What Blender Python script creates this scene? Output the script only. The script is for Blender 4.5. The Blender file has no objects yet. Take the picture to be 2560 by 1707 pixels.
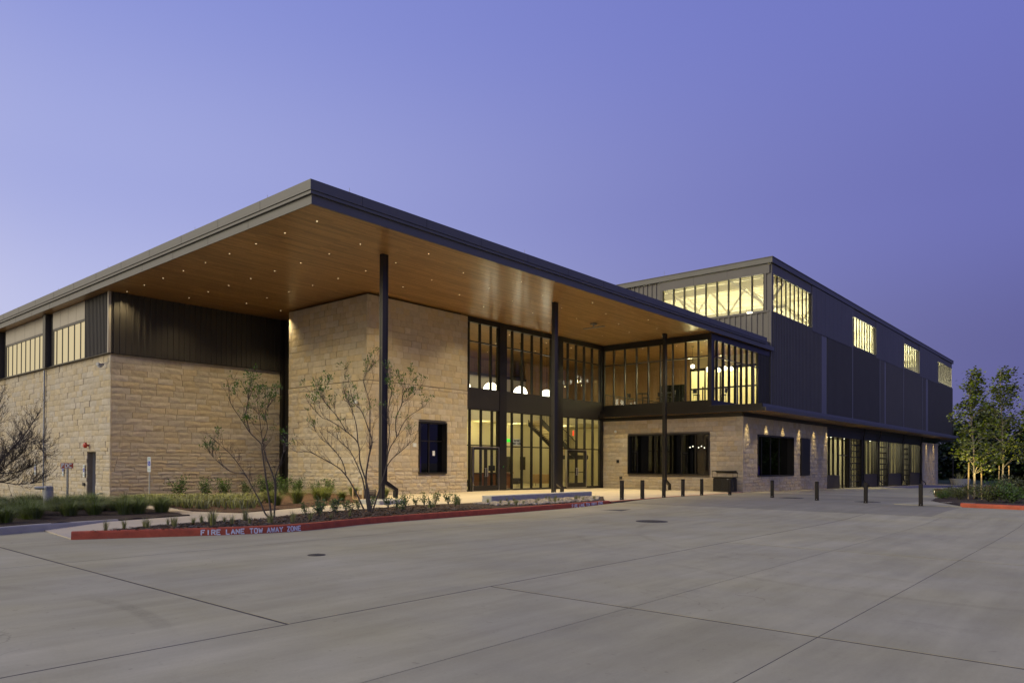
import bpy, bmesh, math, random
from mathutils import Vector, Matrix, noise
R = math.radians
random.seed(11)
sc = bpy.context.scene
COL = sc.collection

# ------------------------------------------------------------------ camera
YAW, PITCH, ROLL = 0.71394, 0.0069018, 0.0042664
cam_d = bpy.data.cameras.new('camera'); cam = bpy.data.objects.new('camera', cam_d); COL.objects.link(cam)
fw = Vector((-math.sin(YAW)*math.cos(PITCH), math.cos(YAW)*math.cos(PITCH), math.sin(PITCH)))
rt = fw.cross(Vector((0, 0, 1))).normalized(); up = rt.cross(fw)
rt2 = math.cos(ROLL)*rt + math.sin(ROLL)*up; up2 = -math.sin(ROLL)*rt + math.cos(ROLL)*up
m3 = Matrix((rt2, up2, -fw)).transposed()
cam.matrix_world = Matrix.Translation((0, 0, 1.65)) @ m3.to_4x4()
cam_d.sensor_width = 36.0; cam_d.lens = 36*1808.05/2560
cam_d.shift_x = (1280-1268.785)/2560; cam_d.shift_y = (1145.067-853.5)/2560
cam_d.clip_start = 0.1; cam_d.clip_end = 6000
sc.camera = cam

# ------------------------------------------------------------------ render / view
sc.render.engine = 'CYCLES'
sc.view_settings.view_transform = 'Standard'; sc.view_settings.look = 'None'
sc.view_settings.exposure = 0.0; sc.view_settings.gamma = 1.0; sc.view_settings.use_curve_mapping = False
try:
    cy = sc.cycles
    cy.use_denoising = True; cy.denoiser = 'OPENIMAGEDENOISE'; cy.denoising_input_passes = 'RGB_ALBEDO_NORMAL'
    cy.max_bounces = 7; cy.diffuse_bounces = 4; cy.glossy_bounces = 3; cy.transmission_bounces = 4; cy.transparent_max_bounces = 16
    cy.sample_clamp_indirect = 4.0; cy.caustics_reflective = False; cy.caustics_refractive = False; cy.use_light_tree = True
except Exception: pass

def lin(r, g, b):
    f = lambda c: (c/12.92 if c <= .04045 else ((c+.055)/1.055)**2.4)
    return (f(r/255), f(g/255), f(b/255), 1)

# ------------------------------------------------------------------ world: clear dusk sky, glow low in the south (-Y), dusk blue opposite
W = bpy.data.worlds.new('World'); sc.world = W; W.use_nodes = True
nt = W.node_tree; nt.nodes.clear()
def N(t, **k):
    n = nt.nodes.new(t)
    for a, v in k.items(): setattr(n, a, v)
    return n
tc = N('ShaderNodeTexCoord'); nrm = N('ShaderNodeVectorMath', operation='NORMALIZE'); nt.links.new(tc.outputs['Generated'], nrm.inputs[0])
sep = N('ShaderNodeSeparateXYZ'); nt.links.new(nrm.outputs[0], sep.inputs[0])
def wramp(stops):
    r = N('ShaderNodeValToRGB'); r.color_ramp.interpolation = 'EASE'
    e = r.color_ramp.elements
    while len(e) < len(stops): e.new(.5)
    for i, (p, c) in enumerate(stops): e[i].position = p; e[i].color = c
    nt.links.new(sep.outputs['Z'], r.inputs[0]); return r
anti = wramp([(0, lin(80, 78, 124)), (.12, lin(86, 86, 143)), (.30, lin(101, 104, 172)), (.52, lin(106, 112, 186)), (1, lin(92, 104, 172))])
side = wramp([(0, lin(204, 205, 229)), (.14, lin(187, 191, 228)), (.34, lin(160, 167, 219)), (.56, lin(134, 144, 210)), (1, lin(100, 112, 180))])
glow = wramp([(0, (1.5, 1.15, .66, 1)), (.15, (1.1, .95, .66, 1)), (.35, (.60, .60, .60, 1)), (.6, (.32, .36, .62, 1)), (1, lin(106, 118, 188))])
dotn = N('ShaderNodeVectorMath', operation='DOT_PRODUCT'); dotn.inputs[1].default_value = (-.55, -.835, 0)
hz = N('ShaderNodeVectorMath', operation='MULTIPLY'); hz.inputs[1].default_value = (1, 1, 0)
nt.links.new(nrm.outputs[0], hz.inputs[0]); hn = N('ShaderNodeVectorMath', operation='NORMALIZE'); nt.links.new(hz.outputs[0], hn.inputs[0])
nt.links.new(hn.outputs[0], dotn.inputs[0])
def mrange(a, b):
    m = N('ShaderNodeMapRange'); m.interpolation_type = 'SMOOTHSTEP'; m.inputs[1].default_value = a; m.inputs[2].default_value = b
    nt.links.new(dotn.outputs['Value'], m.inputs[0]); return m
m1 = mrange(-1.0, .42); m2 = mrange(.25, 1.0)
x1 = N('ShaderNodeMix', data_type='RGBA'); x2 = N('ShaderNodeMix', data_type='RGBA')
nt.links.new(m1.outputs[0], x1.inputs[0]); nt.links.new(anti.outputs[0], x1.inputs[6]); nt.links.new(side.outputs[0], x1.inputs[7])
nt.links.new(m2.outputs[0], x2.inputs[0]); nt.links.new(x1.outputs[2], x2.inputs[6]); nt.links.new(glow.outputs[0], x2.inputs[7])
bg = N('ShaderNodeBackground'); bg.inputs[1].default_value = 1.06
nt.links.new(x2.outputs[2], bg.inputs[0]); wo = N('ShaderNodeOutputWorld'); nt.links.new(bg.outputs[0], wo.inputs[0])

# afterglow: one weak warm wide sun from the south
sl = bpy.data.lights.new('sun', 'SUN'); sl.energy = 1.95; sl.angle = R(50); sl.color = (1, .89, .60)
sun = bpy.data.objects.new('sun', sl); COL.objects.link(sun)
sdir = Vector((-.55, -.9, .62)).normalized()
sun.rotation_euler = sdir.to_track_quat('Z', 'Y').to_euler(); sun.location = (-30, -40, 30)

# ------------------------------------------------------------------ helpers
class MB:
    def __init__(s): s.v = []; s.f = []
    def poly(s, pts, flip=False):
        b = len(s.v); s.v += [tuple(p) for p in pts]; i = list(range(b, b+len(pts)))
        s.f.append(i[::-1] if flip else i); return s
    def box(s, x0, x1, y0, y1, z0, z1):
        if x0 > x1: x0, x1 = x1, x0
        if y0 > y1: y0, y1 = y1, y0
        if z0 > z1: z0, z1 = z1, z0
        b = len(s.v)
        s.v += [(x0,y0,z0),(x1,y0,z0),(x1,y1,z0),(x0,y1,z0),(x0,y0,z1),(x1,y0,z1),(x1,y1,z1),(x0,y1,z1)]
        s.f += [[b+i for i in q] for q in ((0,3,2,1),(4,5,6,7),(0,1,5,4),(1,2,6,5),(2,3,7,6),(3,0,4,7))]; return s
    def bbox(s, x0, x1, y0, y1, z0, z1, c=.01):      # box with chamfered vertical and top edges
        if x0 > x1: x0, x1 = x1, x0
        if y0 > y1: y0, y1 = y1, y0
        o = [(x0+c,y0),(x1-c,y0),(x1,y0+c),(x1,y1-c),(x1-c,y1),(x0+c,y1),(x0,y1-c),(x0,y0+c)]
        cx, cyy = (x0+x1)/2, (y0+y1)/2
        def ins(p): return (p[0]+(c if p[0] < cx else -c), p[1]+(c if p[1] < cyy else -c))
        b = len(s.v)
        s.v += [(p[0],p[1],z0) for p in o]+[(p[0],p[1],z1-c) for p in o]+[(*ins(p),z1) for p in o]
        for k in range(8):
            n = (k+1) % 8
            s.f += [[b+k,b+n,b+8+n,b+8+k],[b+8+k,b+8+n,b+16+n,b+16+k]]
        s.f += [[b+16+k for k in range(8)], [b+k for k in range(7,-1,-1)]]; return s
    def tube(s, pts, rad, n=6, cap=True):
        pts = [Vector(p) for p in pts]; rr = rad if isinstance(rad, (list, tuple)) else [rad]*len(pts)
        rings = []; pu = None
        for i, p in enumerate(pts):
            d = (pts[min(i+1, len(pts)-1)]-pts[max(i-1, 0)])
            d = d.normalized() if d.length > 1e-9 else Vector((0,0,1))
            u = d.orthogonal().normalized() if pu is None else (pu-d*pu.dot(d))
            u = u.normalized() if u.length > 1e-6 else d.orthogonal().normalized()
            pu = u; w = d.cross(u); b = len(s.v)
            s.v += [tuple(p+(u*math.cos(2*math.pi*k/n)+w*math.sin(2*math.pi*k/n))*rr[i]) for k in range(n)]
            rings.append(b)
        for a, b in zip(rings, rings[1:]):
            s.f += [[a+k, a+(k+1) % n, b+(k+1) % n, b+k] for k in range(n)]
        if cap:
            s.f += [[rings[0]+k for k in range(n-1,-1,-1)], [rings[-1]+k for k in range(n)]]
        return s
    def lathe(s, prof, c=(0,0,0), n=16):
        rings = []
        for r, z in prof:
            b = len(s.v); rings.append(b)
            s.v += [(c[0]+r*math.cos(2*math.pi*k/n), c[1]+r*math.sin(2*math.pi*k/n), c[2]+z) for k in range(n)]
        for a, b in zip(rings, rings[1:]):
            s.f += [[a+k, a+(k+1) % n, b+(k+1) % n, b+k] for k in range(n)]
        s.f += [[rings[0]+k for k in range(n-1,-1,-1)], [rings[-1]+k for k in range(n)]]; return s
    def prism(s, pts2, y0, y1, plane='XZ'):
        n = len(pts2); b = len(s.v)
        mk = (lambda p, y: (p[0], y, p[1])) if plane == 'XZ' else ((lambda p, y: (y, p[0], p[1])) if plane == 'YZ' else (lambda p, y: (p[0], p[1], y)))
        s.v += [mk(p, y0) for p in pts2]+[mk(p, y1) for p in pts2]
        s.f += [[b+k, b+(k+1) % n, b+n+(k+1) % n, b+n+k] for k in range(n)]
        s.f += [[b+k for k in range(n-1,-1,-1)], [b+n+k for k in range(n)]]; return s
    def sphere(s, c, r, n=16, m=9, squash=1):
        pr = [(max(1e-4, r*math.sin(math.pi*i/m)), -r*squash*math.cos(math.pi*i/m)) for i in range(m+1)]
        return s.lathe(pr, c, n)
    def mesh(s, name, smooth=False):
        me = bpy.data.meshes.new(name); me.from_pydata(s.v, [], s.f); me.update()
        bm = bmesh.new(); bm.from_mesh(me); bmesh.ops.recalc_face_normals(bm, faces=bm.faces); bm.to_mesh(me); bm.free()
        if smooth: me.shade_smooth() if hasattr(me, 'shade_smooth') else None
        return me

def mk(name, mesh, mat, parent=None, loc=None):
    if isinstance(mesh, MB): mesh = mesh.mesh(name)
    o = bpy.data.objects.new(name, mesh); COL.objects.link(o)
    if mat is not None and not mesh.materials: mesh.materials.append(mat)
    if loc is not None: o.location = loc
    if parent is not None:
        o.parent = parent
        if loc is None: o.matrix_parent_inverse = wm(parent).inverted()
    return o
def wm(o):
    m = Matrix.LocRotScale(o.location, o.rotation_euler, o.scale)
    return (wm(o.parent) @ o.matrix_parent_inverse @ m) if o.parent else m
def tag(o, label, cat, group=None):
    o['label'] = label; o['category'] = cat
    if group: o['group'] = group
    return o
def thing(name, label, cat, loc=(0,0,0), rz=0, group=None):
    o = bpy.data.objects.new(name, None); COL.objects.link(o); o.location = loc; o.rotation_euler = (0,0,rz)
    o.empty_display_size = .2
    return tag(o, label, cat, group)
def dup(o, parent=None, loc=None, rz=None, label=None, scale=None):
    c = o.copy(); COL.objects.link(c)
    if parent is not None: c.parent = parent
    for ch in list(o.children): dup(ch, c)
    if loc is not None: c.location = loc
    if rz is not None: c.rotation_euler = (0, 0, rz)
    if label: c['label'] = label
    if scale is not None: c.scale = (scale,)*3 if not isinstance(scale, tuple) else scale
    return c
def struct(o): o['kind'] = 'structure'; return o
def stuff(o): o['kind'] = 'stuff'; return o
def lamp(name, kind, loc, energy, color, parent=None, size=.05, spot=None, blend=.4, aim=None):
    l = bpy.data.lights.new(name, kind); l.energy = energy; l.color = color
    l.shadow_soft_size = size
    if kind == 'SPOT': l.spot_size = R(spot); l.spot_blend = blend
    o = bpy.data.objects.new(name, l); COL.objects.link(o); o.location = loc
    if aim is not None: o.rotation_euler = (Vector(aim)*-1).to_track_quat('Z', 'Y').to_euler()
    if parent is not None: o.parent = parent; o.matrix_parent_inverse = wm(parent).inverted()
    return o
ORD = ['first','second','third','fourth','fifth','sixth','seventh','eighth','ninth','tenth','eleventh','twelfth','thirteenth','fourteenth','fifteenth','sixteenth','seventeenth','eighteenth','nineteenth','twentieth','twenty-first','twenty-second','twenty-third','twenty-fourth','twenty-fifth','twenty-sixth','twenty-seventh','twenty-eighth','twenty-ninth','thirtieth']
def sx(p):
    d = Vector(p)-Vector((0,0,1.65)); return d.dot(rt)/max(.01, d.dot(fw))
def depth(p): return max(.5, (Vector(p)-Vector((0,0,1.65))).dot(fw))

# ------------------------------------------------------------------ materials
MATS = {}
def pbr(name, col, rough=.6, metal=0, var=0, vscale=6, bump=0, bscale=60, bdist=.01, isl=0, spec=.5, stretch=None, coat=0, emit=None, estr=0):
    if name in MATS: return MATS[name]
    m = bpy.data.materials.new(name); m.use_nodes = True; t = m.node_tree; b = t.nodes['Principled BSDF']
    b.inputs['Base Color'].default_value = (*col, 1); b.inputs['Roughness'].default_value = rough; b.inputs['Metallic'].default_value = metal
    b.inputs['Specular IOR Level'].default_value = spec
    if coat: b.inputs['Coat Weight'].default_value = coat; b.inputs['Coat Roughness'].default_value = .15
    if emit: b.inputs['Emission Color'].default_value = (*emit, 1); b.inputs['Emission Strength'].default_value = estr
    geo = t.nodes.new('ShaderNodeNewGeometry'); pos = geo.outputs['Position']
    if stretch:
        mp = t.nodes.new('ShaderNodeMapping'); mp.inputs['Scale'].default_value = stretch; t.links.new(pos, mp.inputs[0]); pos = mp.outputs[0]
    if var or isl:
        hsv = t.nodes.new('ShaderNodeHueSaturation'); hsv.inputs['Color'].default_value = (*col, 1)
        val = None
        if var:
            n = t.nodes.new('ShaderNodeTexNoise'); n.inputs['Scale'].default_value = vscale; n.inputs['Detail'].default_value = 5; n.inputs['Roughness'].default_value = .65
            t.links.new(pos, n.inputs['Vector'])
            mr = t.nodes.new('ShaderNodeMapRange'); mr.inputs[1].default_value = .25; mr.inputs[2].default_value = .75; mr.inputs[3].default_value = 1-var; mr.inputs[4].default_value = 1+var
            t.links.new(n.outputs['Fac'], mr.inputs[0]); val = mr.outputs[0]
        if isl:
            oi = t.nodes.new('ShaderNodeObjectInfo'); ad = t.nodes.new('ShaderNodeMath'); ad.operation = 'ADD'
            t.links.new(oi.outputs['Random'], ad.inputs[0]); t.links.new(geo.outputs['Random Per Island'], ad.inputs[1])
            fr = t.nodes.new('ShaderNodeMath'); fr.operation = 'FRACT'; t.links.new(ad.outputs[0], fr.inputs[0])
            m2 = t.nodes.new('ShaderNodeMapRange'); m2.inputs[3].default_value = 1-isl; m2.inputs[4].default_value = 1+isl*.8; t.links.new(fr.outputs[0], m2.inputs[0])
            if val is not None:
                mu = t.nodes.new('ShaderNodeMath'); mu.operation = 'MULTIPLY'; t.links.new(val, mu.inputs[0]); t.links.new(m2.outputs[0], mu.inputs[1]); val = mu.outputs[0]
            else: val = m2.outputs[0]
            f2 = t.nodes.new('ShaderNodeMath'); f2.operation = 'MULTIPLY'; f2.inputs[1].default_value = 7.31; t.links.new(fr.outputs[0], f2.inputs[0])
            f3 = t.nodes.new('ShaderNodeMath'); f3.operation = 'FRACT'; t.links.new(f2.outputs[0], f3.inputs[0])
            m4 = t.nodes.new('ShaderNodeMapRange'); m4.inputs[3].default_value = 1-max(isl*1.1, .25 if isl < .2 else 0); m4.inputs[4].default_value = 1+max(isl*1.1, .27 if isl < .2 else 0); t.links.new(f3.outputs[0], m4.inputs[0])
            t.links.new(m4.outputs[0], hsv.inputs['Saturation'])
        t.links.new(val, hsv.inputs['Value']); t.links.new(hsv.outputs[0], b.inputs['Base Color'])
    if bump:
        n2 = t.nodes.new('ShaderNodeTexNoise'); n2.inputs['Scale'].default_value = bscale; n2.inputs['Detail'].default_value = 6; n2.inputs['Roughness'].default_value = .7
        t.links.new(pos, n2.inputs['Vector']); bp = t.nodes.new('ShaderNodeBump'); bp.inputs['Strength'].default_value = bump; bp.inputs['Distance'].default_value = bdist
        t.links.new(n2.outputs['Fac'], bp.inputs['Height']); t.links.new(bp.outputs[0], b.inputs['Normal'])
    MATS[name] = m; return m

def emis(name, col, s):
    m = bpy.data.materials.new(name); m.use_nodes = True; t = m.node_tree; t.nodes.clear()
    e = t.nodes.new('ShaderNodeEmission'); e.inputs[0].default_value = (*col, 1); e.inputs[1].default_value = s
    o = t.nodes.new('ShaderNodeOutputMaterial'); t.links.new(e.outputs[0], o.inputs[0]); return m

def glass(name, tint, ior=1.5, rough=0.0):
    m = bpy.data.materials.new(name); m.use_nodes = True; t = m.node_tree; t.nodes.clear()
    tr = t.nodes.new('ShaderNodeBsdfTransparent'); tr.inputs[0].default_value = (*tint, 1)
    gl = t.nodes.new('ShaderNodeBsdfGlossy'); gl.inputs['Roughness'].default_value = rough
    lw = t.nodes.new('ShaderNodeLayerWeight'); lw.inputs[0].default_value = .5
    pw = t.nodes.new('ShaderNodeMath'); pw.operation = 'POWER'; pw.inputs[1].default_value = 5; t.links.new(lw.outputs['Facing'], pw.inputs[0])
    f0 = ((ior-1)/(ior+1))**2
    fr = t.nodes.new('ShaderNodeMapRange'); fr.inputs[3].default_value = f0*1.6; fr.inputs[4].default_value = 1.0; t.links.new(pw.outputs[0], fr.inputs[0])
    mx = t.nodes.new('ShaderNodeMixShader'); o = t.nodes.new('ShaderNodeOutputMaterial')
    t.links.new(fr.outputs[0], mx.inputs[0]); t.links.new(tr.outputs[0], mx.inputs[1]); t.links.new(gl.outputs[0], mx.inputs[2]); t.links.new(mx.outputs[0], o.inputs[0])
    return m

def concrete(name, col, joint=None, streak=1.0, var=.135, arcs=()):
    m = bpy.data.materials.new(name); m.use_nodes = True; t = m.node_tree; b = t.nodes['Principled BSDF']
    L = t.links.new
    b.inputs['Roughness'].default_value = .82; b.inputs['Specular IOR Level'].default_value = .3
    geo = t.nodes.new('ShaderNodeNewGeometry')
    def noise_(scale, stretch=None, det=5, ro=.6):
        v = geo.outputs['Position']
        if stretch:
            mp = t.nodes.new('ShaderNodeMapping'); mp.inputs['Scale'].default_value = stretch; L(v, mp.inputs[0]); v = mp.outputs[0]
        n = t.nodes.new('ShaderNodeTexNoise'); n.inputs['Scale'].default_value = scale; n.inputs['Detail'].default_value = det; n.inputs['Roughness'].default_value = ro
        L(v, n.inputs['Vector']); return n.outputs['Fac']
    def rng(s, a, b_, c, d):
        r = t.nodes.new('ShaderNodeMapRange'); r.inputs[1].default_value = a; r.inputs[2].default_value = b_; r.inputs[3].default_value = c; r.inputs[4].default_value = d; L(s, r.inputs[0]); return r.outputs[0]
    def mul(a, c):
        q = t.nodes.new('ShaderNodeMath'); q.operation = 'MULTIPLY'; L(a, q.inputs[0]); L(c, q.inputs[1]); return q.outputs[0]
    big = rng(noise_(.22, None, 4), .3, .7, 1-var, 1+var)
    mid = rng(noise_(1.6, (1, .35, 1), 5, .7), .3, .7, 1-var*.7*streak, 1+var*.7*streak)
    stain = rng(noise_(.55, (.5, 1.3, 1), 6, .75), .62, .78, 1, .80)
    fine = rng(noise_(38, None, 4, .8), .2, .8, .93, 1.07)
    oi = t.nodes.new('ShaderNodeObjectInfo'); per = rng(oi.outputs['Random'], 0, 1, .95, 1.05)
    streaks = rng(noise_(3.2, (1, .05, 1), 4, .6), .3, .7, 1-var*.55*streak, 1+var*.55*streak)
    blot = rng(noise_(.9, None, 7, .8), .58, .72, 1, .86)
    spk = rng(noise_(9, None, 2, .5), .70, .76, 1, .80)
    v = mul(mul(mul(big, mid), mul(stain, fine)), mul(mul(per, streaks), mul(blot, spk)))
    # hairline cracks, broken up by noise
    dm = t.nodes.new('ShaderNodeVectorMath'); dm.operation = 'ADD'; L(geo.outputs['Position'], dm.inputs[0])
    nz = t.nodes.new('ShaderNodeTexNoise'); nz.inputs['Scale'].default_value = 1.3; nz.inputs['Detail'].default_value = 5; L(geo.outputs['Position'], nz.inputs['Vector']); L(nz.outputs['Color'], dm.inputs[1])
    vo = t.nodes.new('ShaderNodeTexVoronoi'); vo.feature = 'DISTANCE_TO_EDGE'; vo.inputs['Scale'].default_value = .17; L(dm.outputs[0], vo.inputs['Vector'])
    ck = rng(vo.outputs['Distance'], .0006, .0018, 1, 0); ck = mul(ck, rng(noise_(.25, None, 2), .52, .60, 0, 1)); v = mul(v, rng(ck, 0, 1, 1, .74))
    sp = t.nodes.new('ShaderNodeSeparateXYZ'); L(geo.outputs['Position'], sp.inputs[0])
    for (ax_, ay_, ar_, aw_, ad_) in arcs:      # rubber left by turning tyres
        cb = t.nodes.new('ShaderNodeVectorMath'); cb.operation = 'DISTANCE'; cb.inputs[1].default_value = (ax_, ay_, -.15); L(geo.outputs['Position'], cb.inputs[0])
        sb = t.nodes.new('ShaderNodeMath'); sb.operation = 'SUBTRACT'; sb.inputs[1].default_value = ar_; L(cb.outputs['Value'], sb.inputs[0])
        ab = t.nodes.new('ShaderNodeMath'); ab.operation = 'ABSOLUTE'; L(sb.outputs[0], ab.inputs[0])
        mk_ = mul(rng(ab.outputs[0], aw_*.5, aw_, 1, 0), rng(noise_(.35, None, 3), .42, .62, 0, 1)); mk_ = mul(mk_, rng(noise_(14, None, 4, .8), .3, .6, .2, 1)); v = mul(v, rng(mk_, 0, 1, 1, ad_))
    hsv = t.nodes.new('ShaderNodeHueSaturation'); hsv.inputs['Color'].default_value = (*col, 1); L(v, hsv.inputs['Value'])
    sat = rng(noise_(.35, None, 3), .3, .7, .82, 1.12); L(sat, hsv.inputs['Saturation'])
    L(hsv.outputs[0], b.inputs['Base Color'])
    bp = t.nodes.new('ShaderNodeBump'); bp.inputs['Strength'].default_value = .25; bp.inputs['Distance'].default_value = .004
    L(noise_(60, (1, .25, 1), 5, .7), bp.inputs['Height']); L(bp.outputs[0], b.inputs['Normal'])
    MATS[name] = m; return m

def wood(name, c1, c2, rough, width, along='Y', coat=0):
    m = bpy.data.materials.new(name); m.use_nodes = True; t = m.node_tree; b = t.nodes['Principled BSDF']; L = t.links.new
    b.inputs['Roughness'].default_value = rough; b.inputs['Specular IOR Level'].default_value = .5
    geo = t.nodes.new('ShaderNodeNewGeometry'); mp = t.nodes.new('ShaderNodeMapping')
    if along == 'Y': mp.inputs['Rotation'].default_value = (0, 0, R(90))
    if along == 'Z': mp.inputs['Rotation'].default_value = (0, R(90), 0)
    L(geo.outputs['Position'], mp.inputs[0])
    br = t.nodes.new('ShaderNodeTexBrick'); br.inputs['Scale'].default_value = 1; br.inputs['Brick Width'].default_value = 2.4; br.inputs['Row Height'].default_value = width
    br.inputs['Mortar Size'].default_value = .006; br.inputs['Mortar Smooth'].default_value = .3; br.offset = .37; br.offset_frequency = 2
    br.inputs['Color1'].default_value = (*c1, 1); br.inputs['Color2'].default_value = (*c2, 1); br.inputs['Mortar'].default_value = (c2[0]*.25, c2[1]*.25, c2[2]*.25, 1)
    br.inputs['Bias'].default_value = 0
    L(mp.outputs[0], br.inputs['Vector'])
    mp2 = t.nodes.new('ShaderNodeMapping'); mp2.inputs['Scale'].default_value = (.7, 14, 14); L(mp.outputs[0], mp2.inputs[0])
    n = t.nodes.new('ShaderNodeTexNoise'); n.inputs['Scale'].default_value = 1.6; n.inputs['Detail'].default_value = 6; n.inputs['Roughness'].default_value = .7; L(mp2.outputs[0], n.inputs['Vector'])
    mr = t.nodes.new('ShaderNodeMapRange'); mr.inputs[1].default_value = .25; mr.inputs[2].default_value = .75; mr.inputs[3].default_value = .62; mr.inputs[4].default_value = 1.35; L(n.outputs['Fac'], mr.inputs[0])
    hsv = t.nodes.new('ShaderNodeHueSaturation'); L(br.outputs['Color'], hsv.inputs['Color']); L(mr.outputs[0], hsv.inputs['Value']); L(hsv.outputs[0], b.inputs['Base Color'])
    bp = t.nodes.new('ShaderNodeBump'); bp.inputs['Strength'].default_value = .35; bp.inputs['Distance'].default_value = .004
    L(br.outputs['Fac'], bp.inputs['Height']); bp.invert = True; L(bp.outputs[0], b.inputs['Normal'])
    if coat: b.inputs['Coat Weight'].default_value = coat; b.inputs['Coat Roughness'].default_value = .18
    MATS[name] = m; return m

M = dict(
 stone=pbr('limestone', (.475, .412, .308), .88, var=.14, vscale=5, bump=.6, bscale=22, bdist=.018, isl=.09, spec=.25),
 stone_s=pbr('limestone_sawn', (.485, .42, .312), .86, var=.10, vscale=4, bump=.3, bscale=45, bdist=.008, isl=.10, spec=.25),
 mortar=pbr('mortar', (.22, .19, .145), .95, var=.1, bump=.4),
 dark=pbr('bronze_metal', (.020, .018, .017), .38, .35, var=.12, vscale=2),
 dark2=pbr('dark_bronze_panel', (.028, .025, .022), .45, .2, var=.15, vscale=1.2),
 column=pbr('column_steel', (.036, .034, .033), .34, .45, var=.1, vscale=1.5),
 hall=pbr('hall_metal', (.125, .115, .108), .55, .0, var=.08, vscale=.7),
 hall2=pbr('hall_metal_dim_reflection', (.088, .081, .077), .55, .0, var=.08, vscale=.7),  # same cladding, weaker reflection on some bays painted into the colour
 hallt=pbr('hall_trim_metal', (.20, .19, .19), .5, .1, var=.08, vscale=.5),
 hallp=pbr('hall_flat_metal', (.125, .116, .110), .6, .0, var=.08, vscale=.5),
 wingrib=pbr('bronze_ribbed', (.045, .040, .035), .5, .15, var=.1, vscale=.8),
 wingp=pbr('grey_panel', (.36, .325, .27), .6, .0, var=.05, vscale=1.5),
 fascia=pbr('fascia_metal', (.105, .102, .10), .48, .1, var=.06, vscale=.8),
 soffit=wood('soffit_wood', (.40, .225, .083), (.24, .13, .046), .40, .11, 'Y', coat=.18),
 woodw=wood('wood_panelling', (.40, .255, .115), (.33, .205, .088), .45, .28, 'Z'),
 wallc=pbr('cream_wall', (.62, .56, .38), .8, var=.04, vscale=1.2),
 wallg=pbr('grey_plaster', (.45, .42, .40), .8, var=.04),
 floor=pbr('interior_floor', (.42, .36, .22), .35, var=.12, vscale=1.5),
 hallw=pbr('hall_lining', (.78, .72, .46), .7, var=.05, vscale=.6),
 deck=pbr('roof_deck', (.80, .76, .55), .7, var=.05, vscale=.6),
 truss=pbr('truss_paint', (.74, .70, .54), .6, var=.05),
 glass=glass('window_glass', (.93, .95, .90)),
 glassd=glass('dark_window_glass', (.42, .45, .44), 1.6),
 conc=concrete('parking_concrete', (.365, .338, .224), arcs=((-9.5,-2.5,6.2,.13,.80),(-9.5,-2.5,4.6,.13,.82),(-2,22,9.5,.12,.84),(-2,22,11.1,.12,.86),(-16,18,11,.12,.86))),
 concd=concrete('dark_concrete', (.27, .252, .182)),
 concp=concrete('plaza_concrete', (.46, .40, .30), var=.07),
 joint=pbr('joint_sealant', (.062, .056, .05), .9, var=.45, vscale=3),
 conc2=pbr('cast_concrete', (.36, .36, .35), .8, var=.12, vscale=5, bump=.3),
 kerbc=pbr('kerb_concrete', (.40, .375, .32), .85, var=.12, vscale=4, bump=.3),
 red=pbr('red_kerb_paint', (.40, .072, .026), .62, var=.28, vscale=4, bump=.25, bscale=50, bdist=.004),
 white=pbr('white_paint', (.72, .72, .74), .7, var=.2, vscale=14),
 mulch=pbr('mulch', (.060, .040, .027), .95, var=.55, vscale=28, bump=1, bscale=55, bdist=.05),
 mulch2=pbr('brown_mulch', (.100, .052, .026), .95, var=.5, vscale=28, bump=1, bscale=55, bdist=.05),
 lawn=pbr('lawn', (.060, .090, .035), .95, var=.35, vscale=1.5, bump=.6, bscale=30),
 soil=pbr('earth', (.16, .14, .11), .95, var=.3, vscale=.3),
 bark=pbr('bark', (.078, .064, .054), .9, var=.3, vscale=30, bump=.5),
 barkl=pbr('pale_bark', (.33, .28, .20), .85, var=.35, vscale=14, bump=.4),
 galv=pbr('galvanised_steel', (.30, .31, .32), .45, .6, var=.15, vscale=20),
 cast=pbr('cast_iron', (.07, .065, .06), .7, .3, var=.3, vscale=20),
 black=pbr('black_rubber', (.012, .012, .013), .6),
 screen=pbr('dark_screen', (.006, .012, .010), .12, spec=.6),
 chrome=pbr('brushed_steel', (.62, .60, .58), .28, 1, var=.05),
 redalarm=pbr('red_enamel', (.42, .03, .015), .35),
 signred=pbr('sign_red', (.26, .022, .016), .45, var=.1, vscale=10),
 signwhite=pbr('sign_white', (.62, .66, .68), .5),
 signgreen=pbr('sign_teal', (.10, .26, .25), .5),
 signblue=pbr('sign_blue', (.03, .05, .40), .5),
 bluepaint=pbr('blue_paint', (.035, .04, .14), .7, var=.35, vscale=2),
 leather=pbr('dark_upholstery', (.035, .035, .038), .55),
 fabric=pbr('tan_upholstery', (.40, .26, .10), .8),
 desk=pbr('cherry_wood', (.20, .07, .025), .4, var=.2, vscale=8),
 lightwood=pbr('raw_timber', (.52, .38, .18), .8, var=.15, vscale=20),
 rock=pbr('river_rock', (.27, .24, .20), .85, var=.2, vscale=18, bump=.4, isl=.35),
 brick=pbr('red_block', (.19, .075, .05), .85, var=.2, vscale=9, bump=.4),
)
def leafmat(name, c, var=.35):
    m = pbr(name, c, .55, isl=var, spec=.35)
    return m
M.update(willow=leafmat('willow_leaf', (.10, .18, .035)), grass=leafmat('grass_blade', (.14, .185, .045)), grassy=leafmat('pale_grass_blade', (.24, .25, .09)),
 lirio=leafmat('liriope_blade', (.27, .28, .10)), shrub=leafmat('shrub_leaf', (.08, .14, .035)), shrub2=leafmat('olive_leaf', (.085, .10, .035)), syc=leafmat('sycamore_leaf', (.16, .20, .04), .5),
 dusk=leafmat('dark_leaf', (.035, .062, .016), .5), fount=leafmat('fountain_grass', (.15, .18, .03)), dry=leafmat('dry_leaf', (.10, .075, .04)))
WARM = (1, .79, .42)
YEL = (1, .86, .42)
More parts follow.
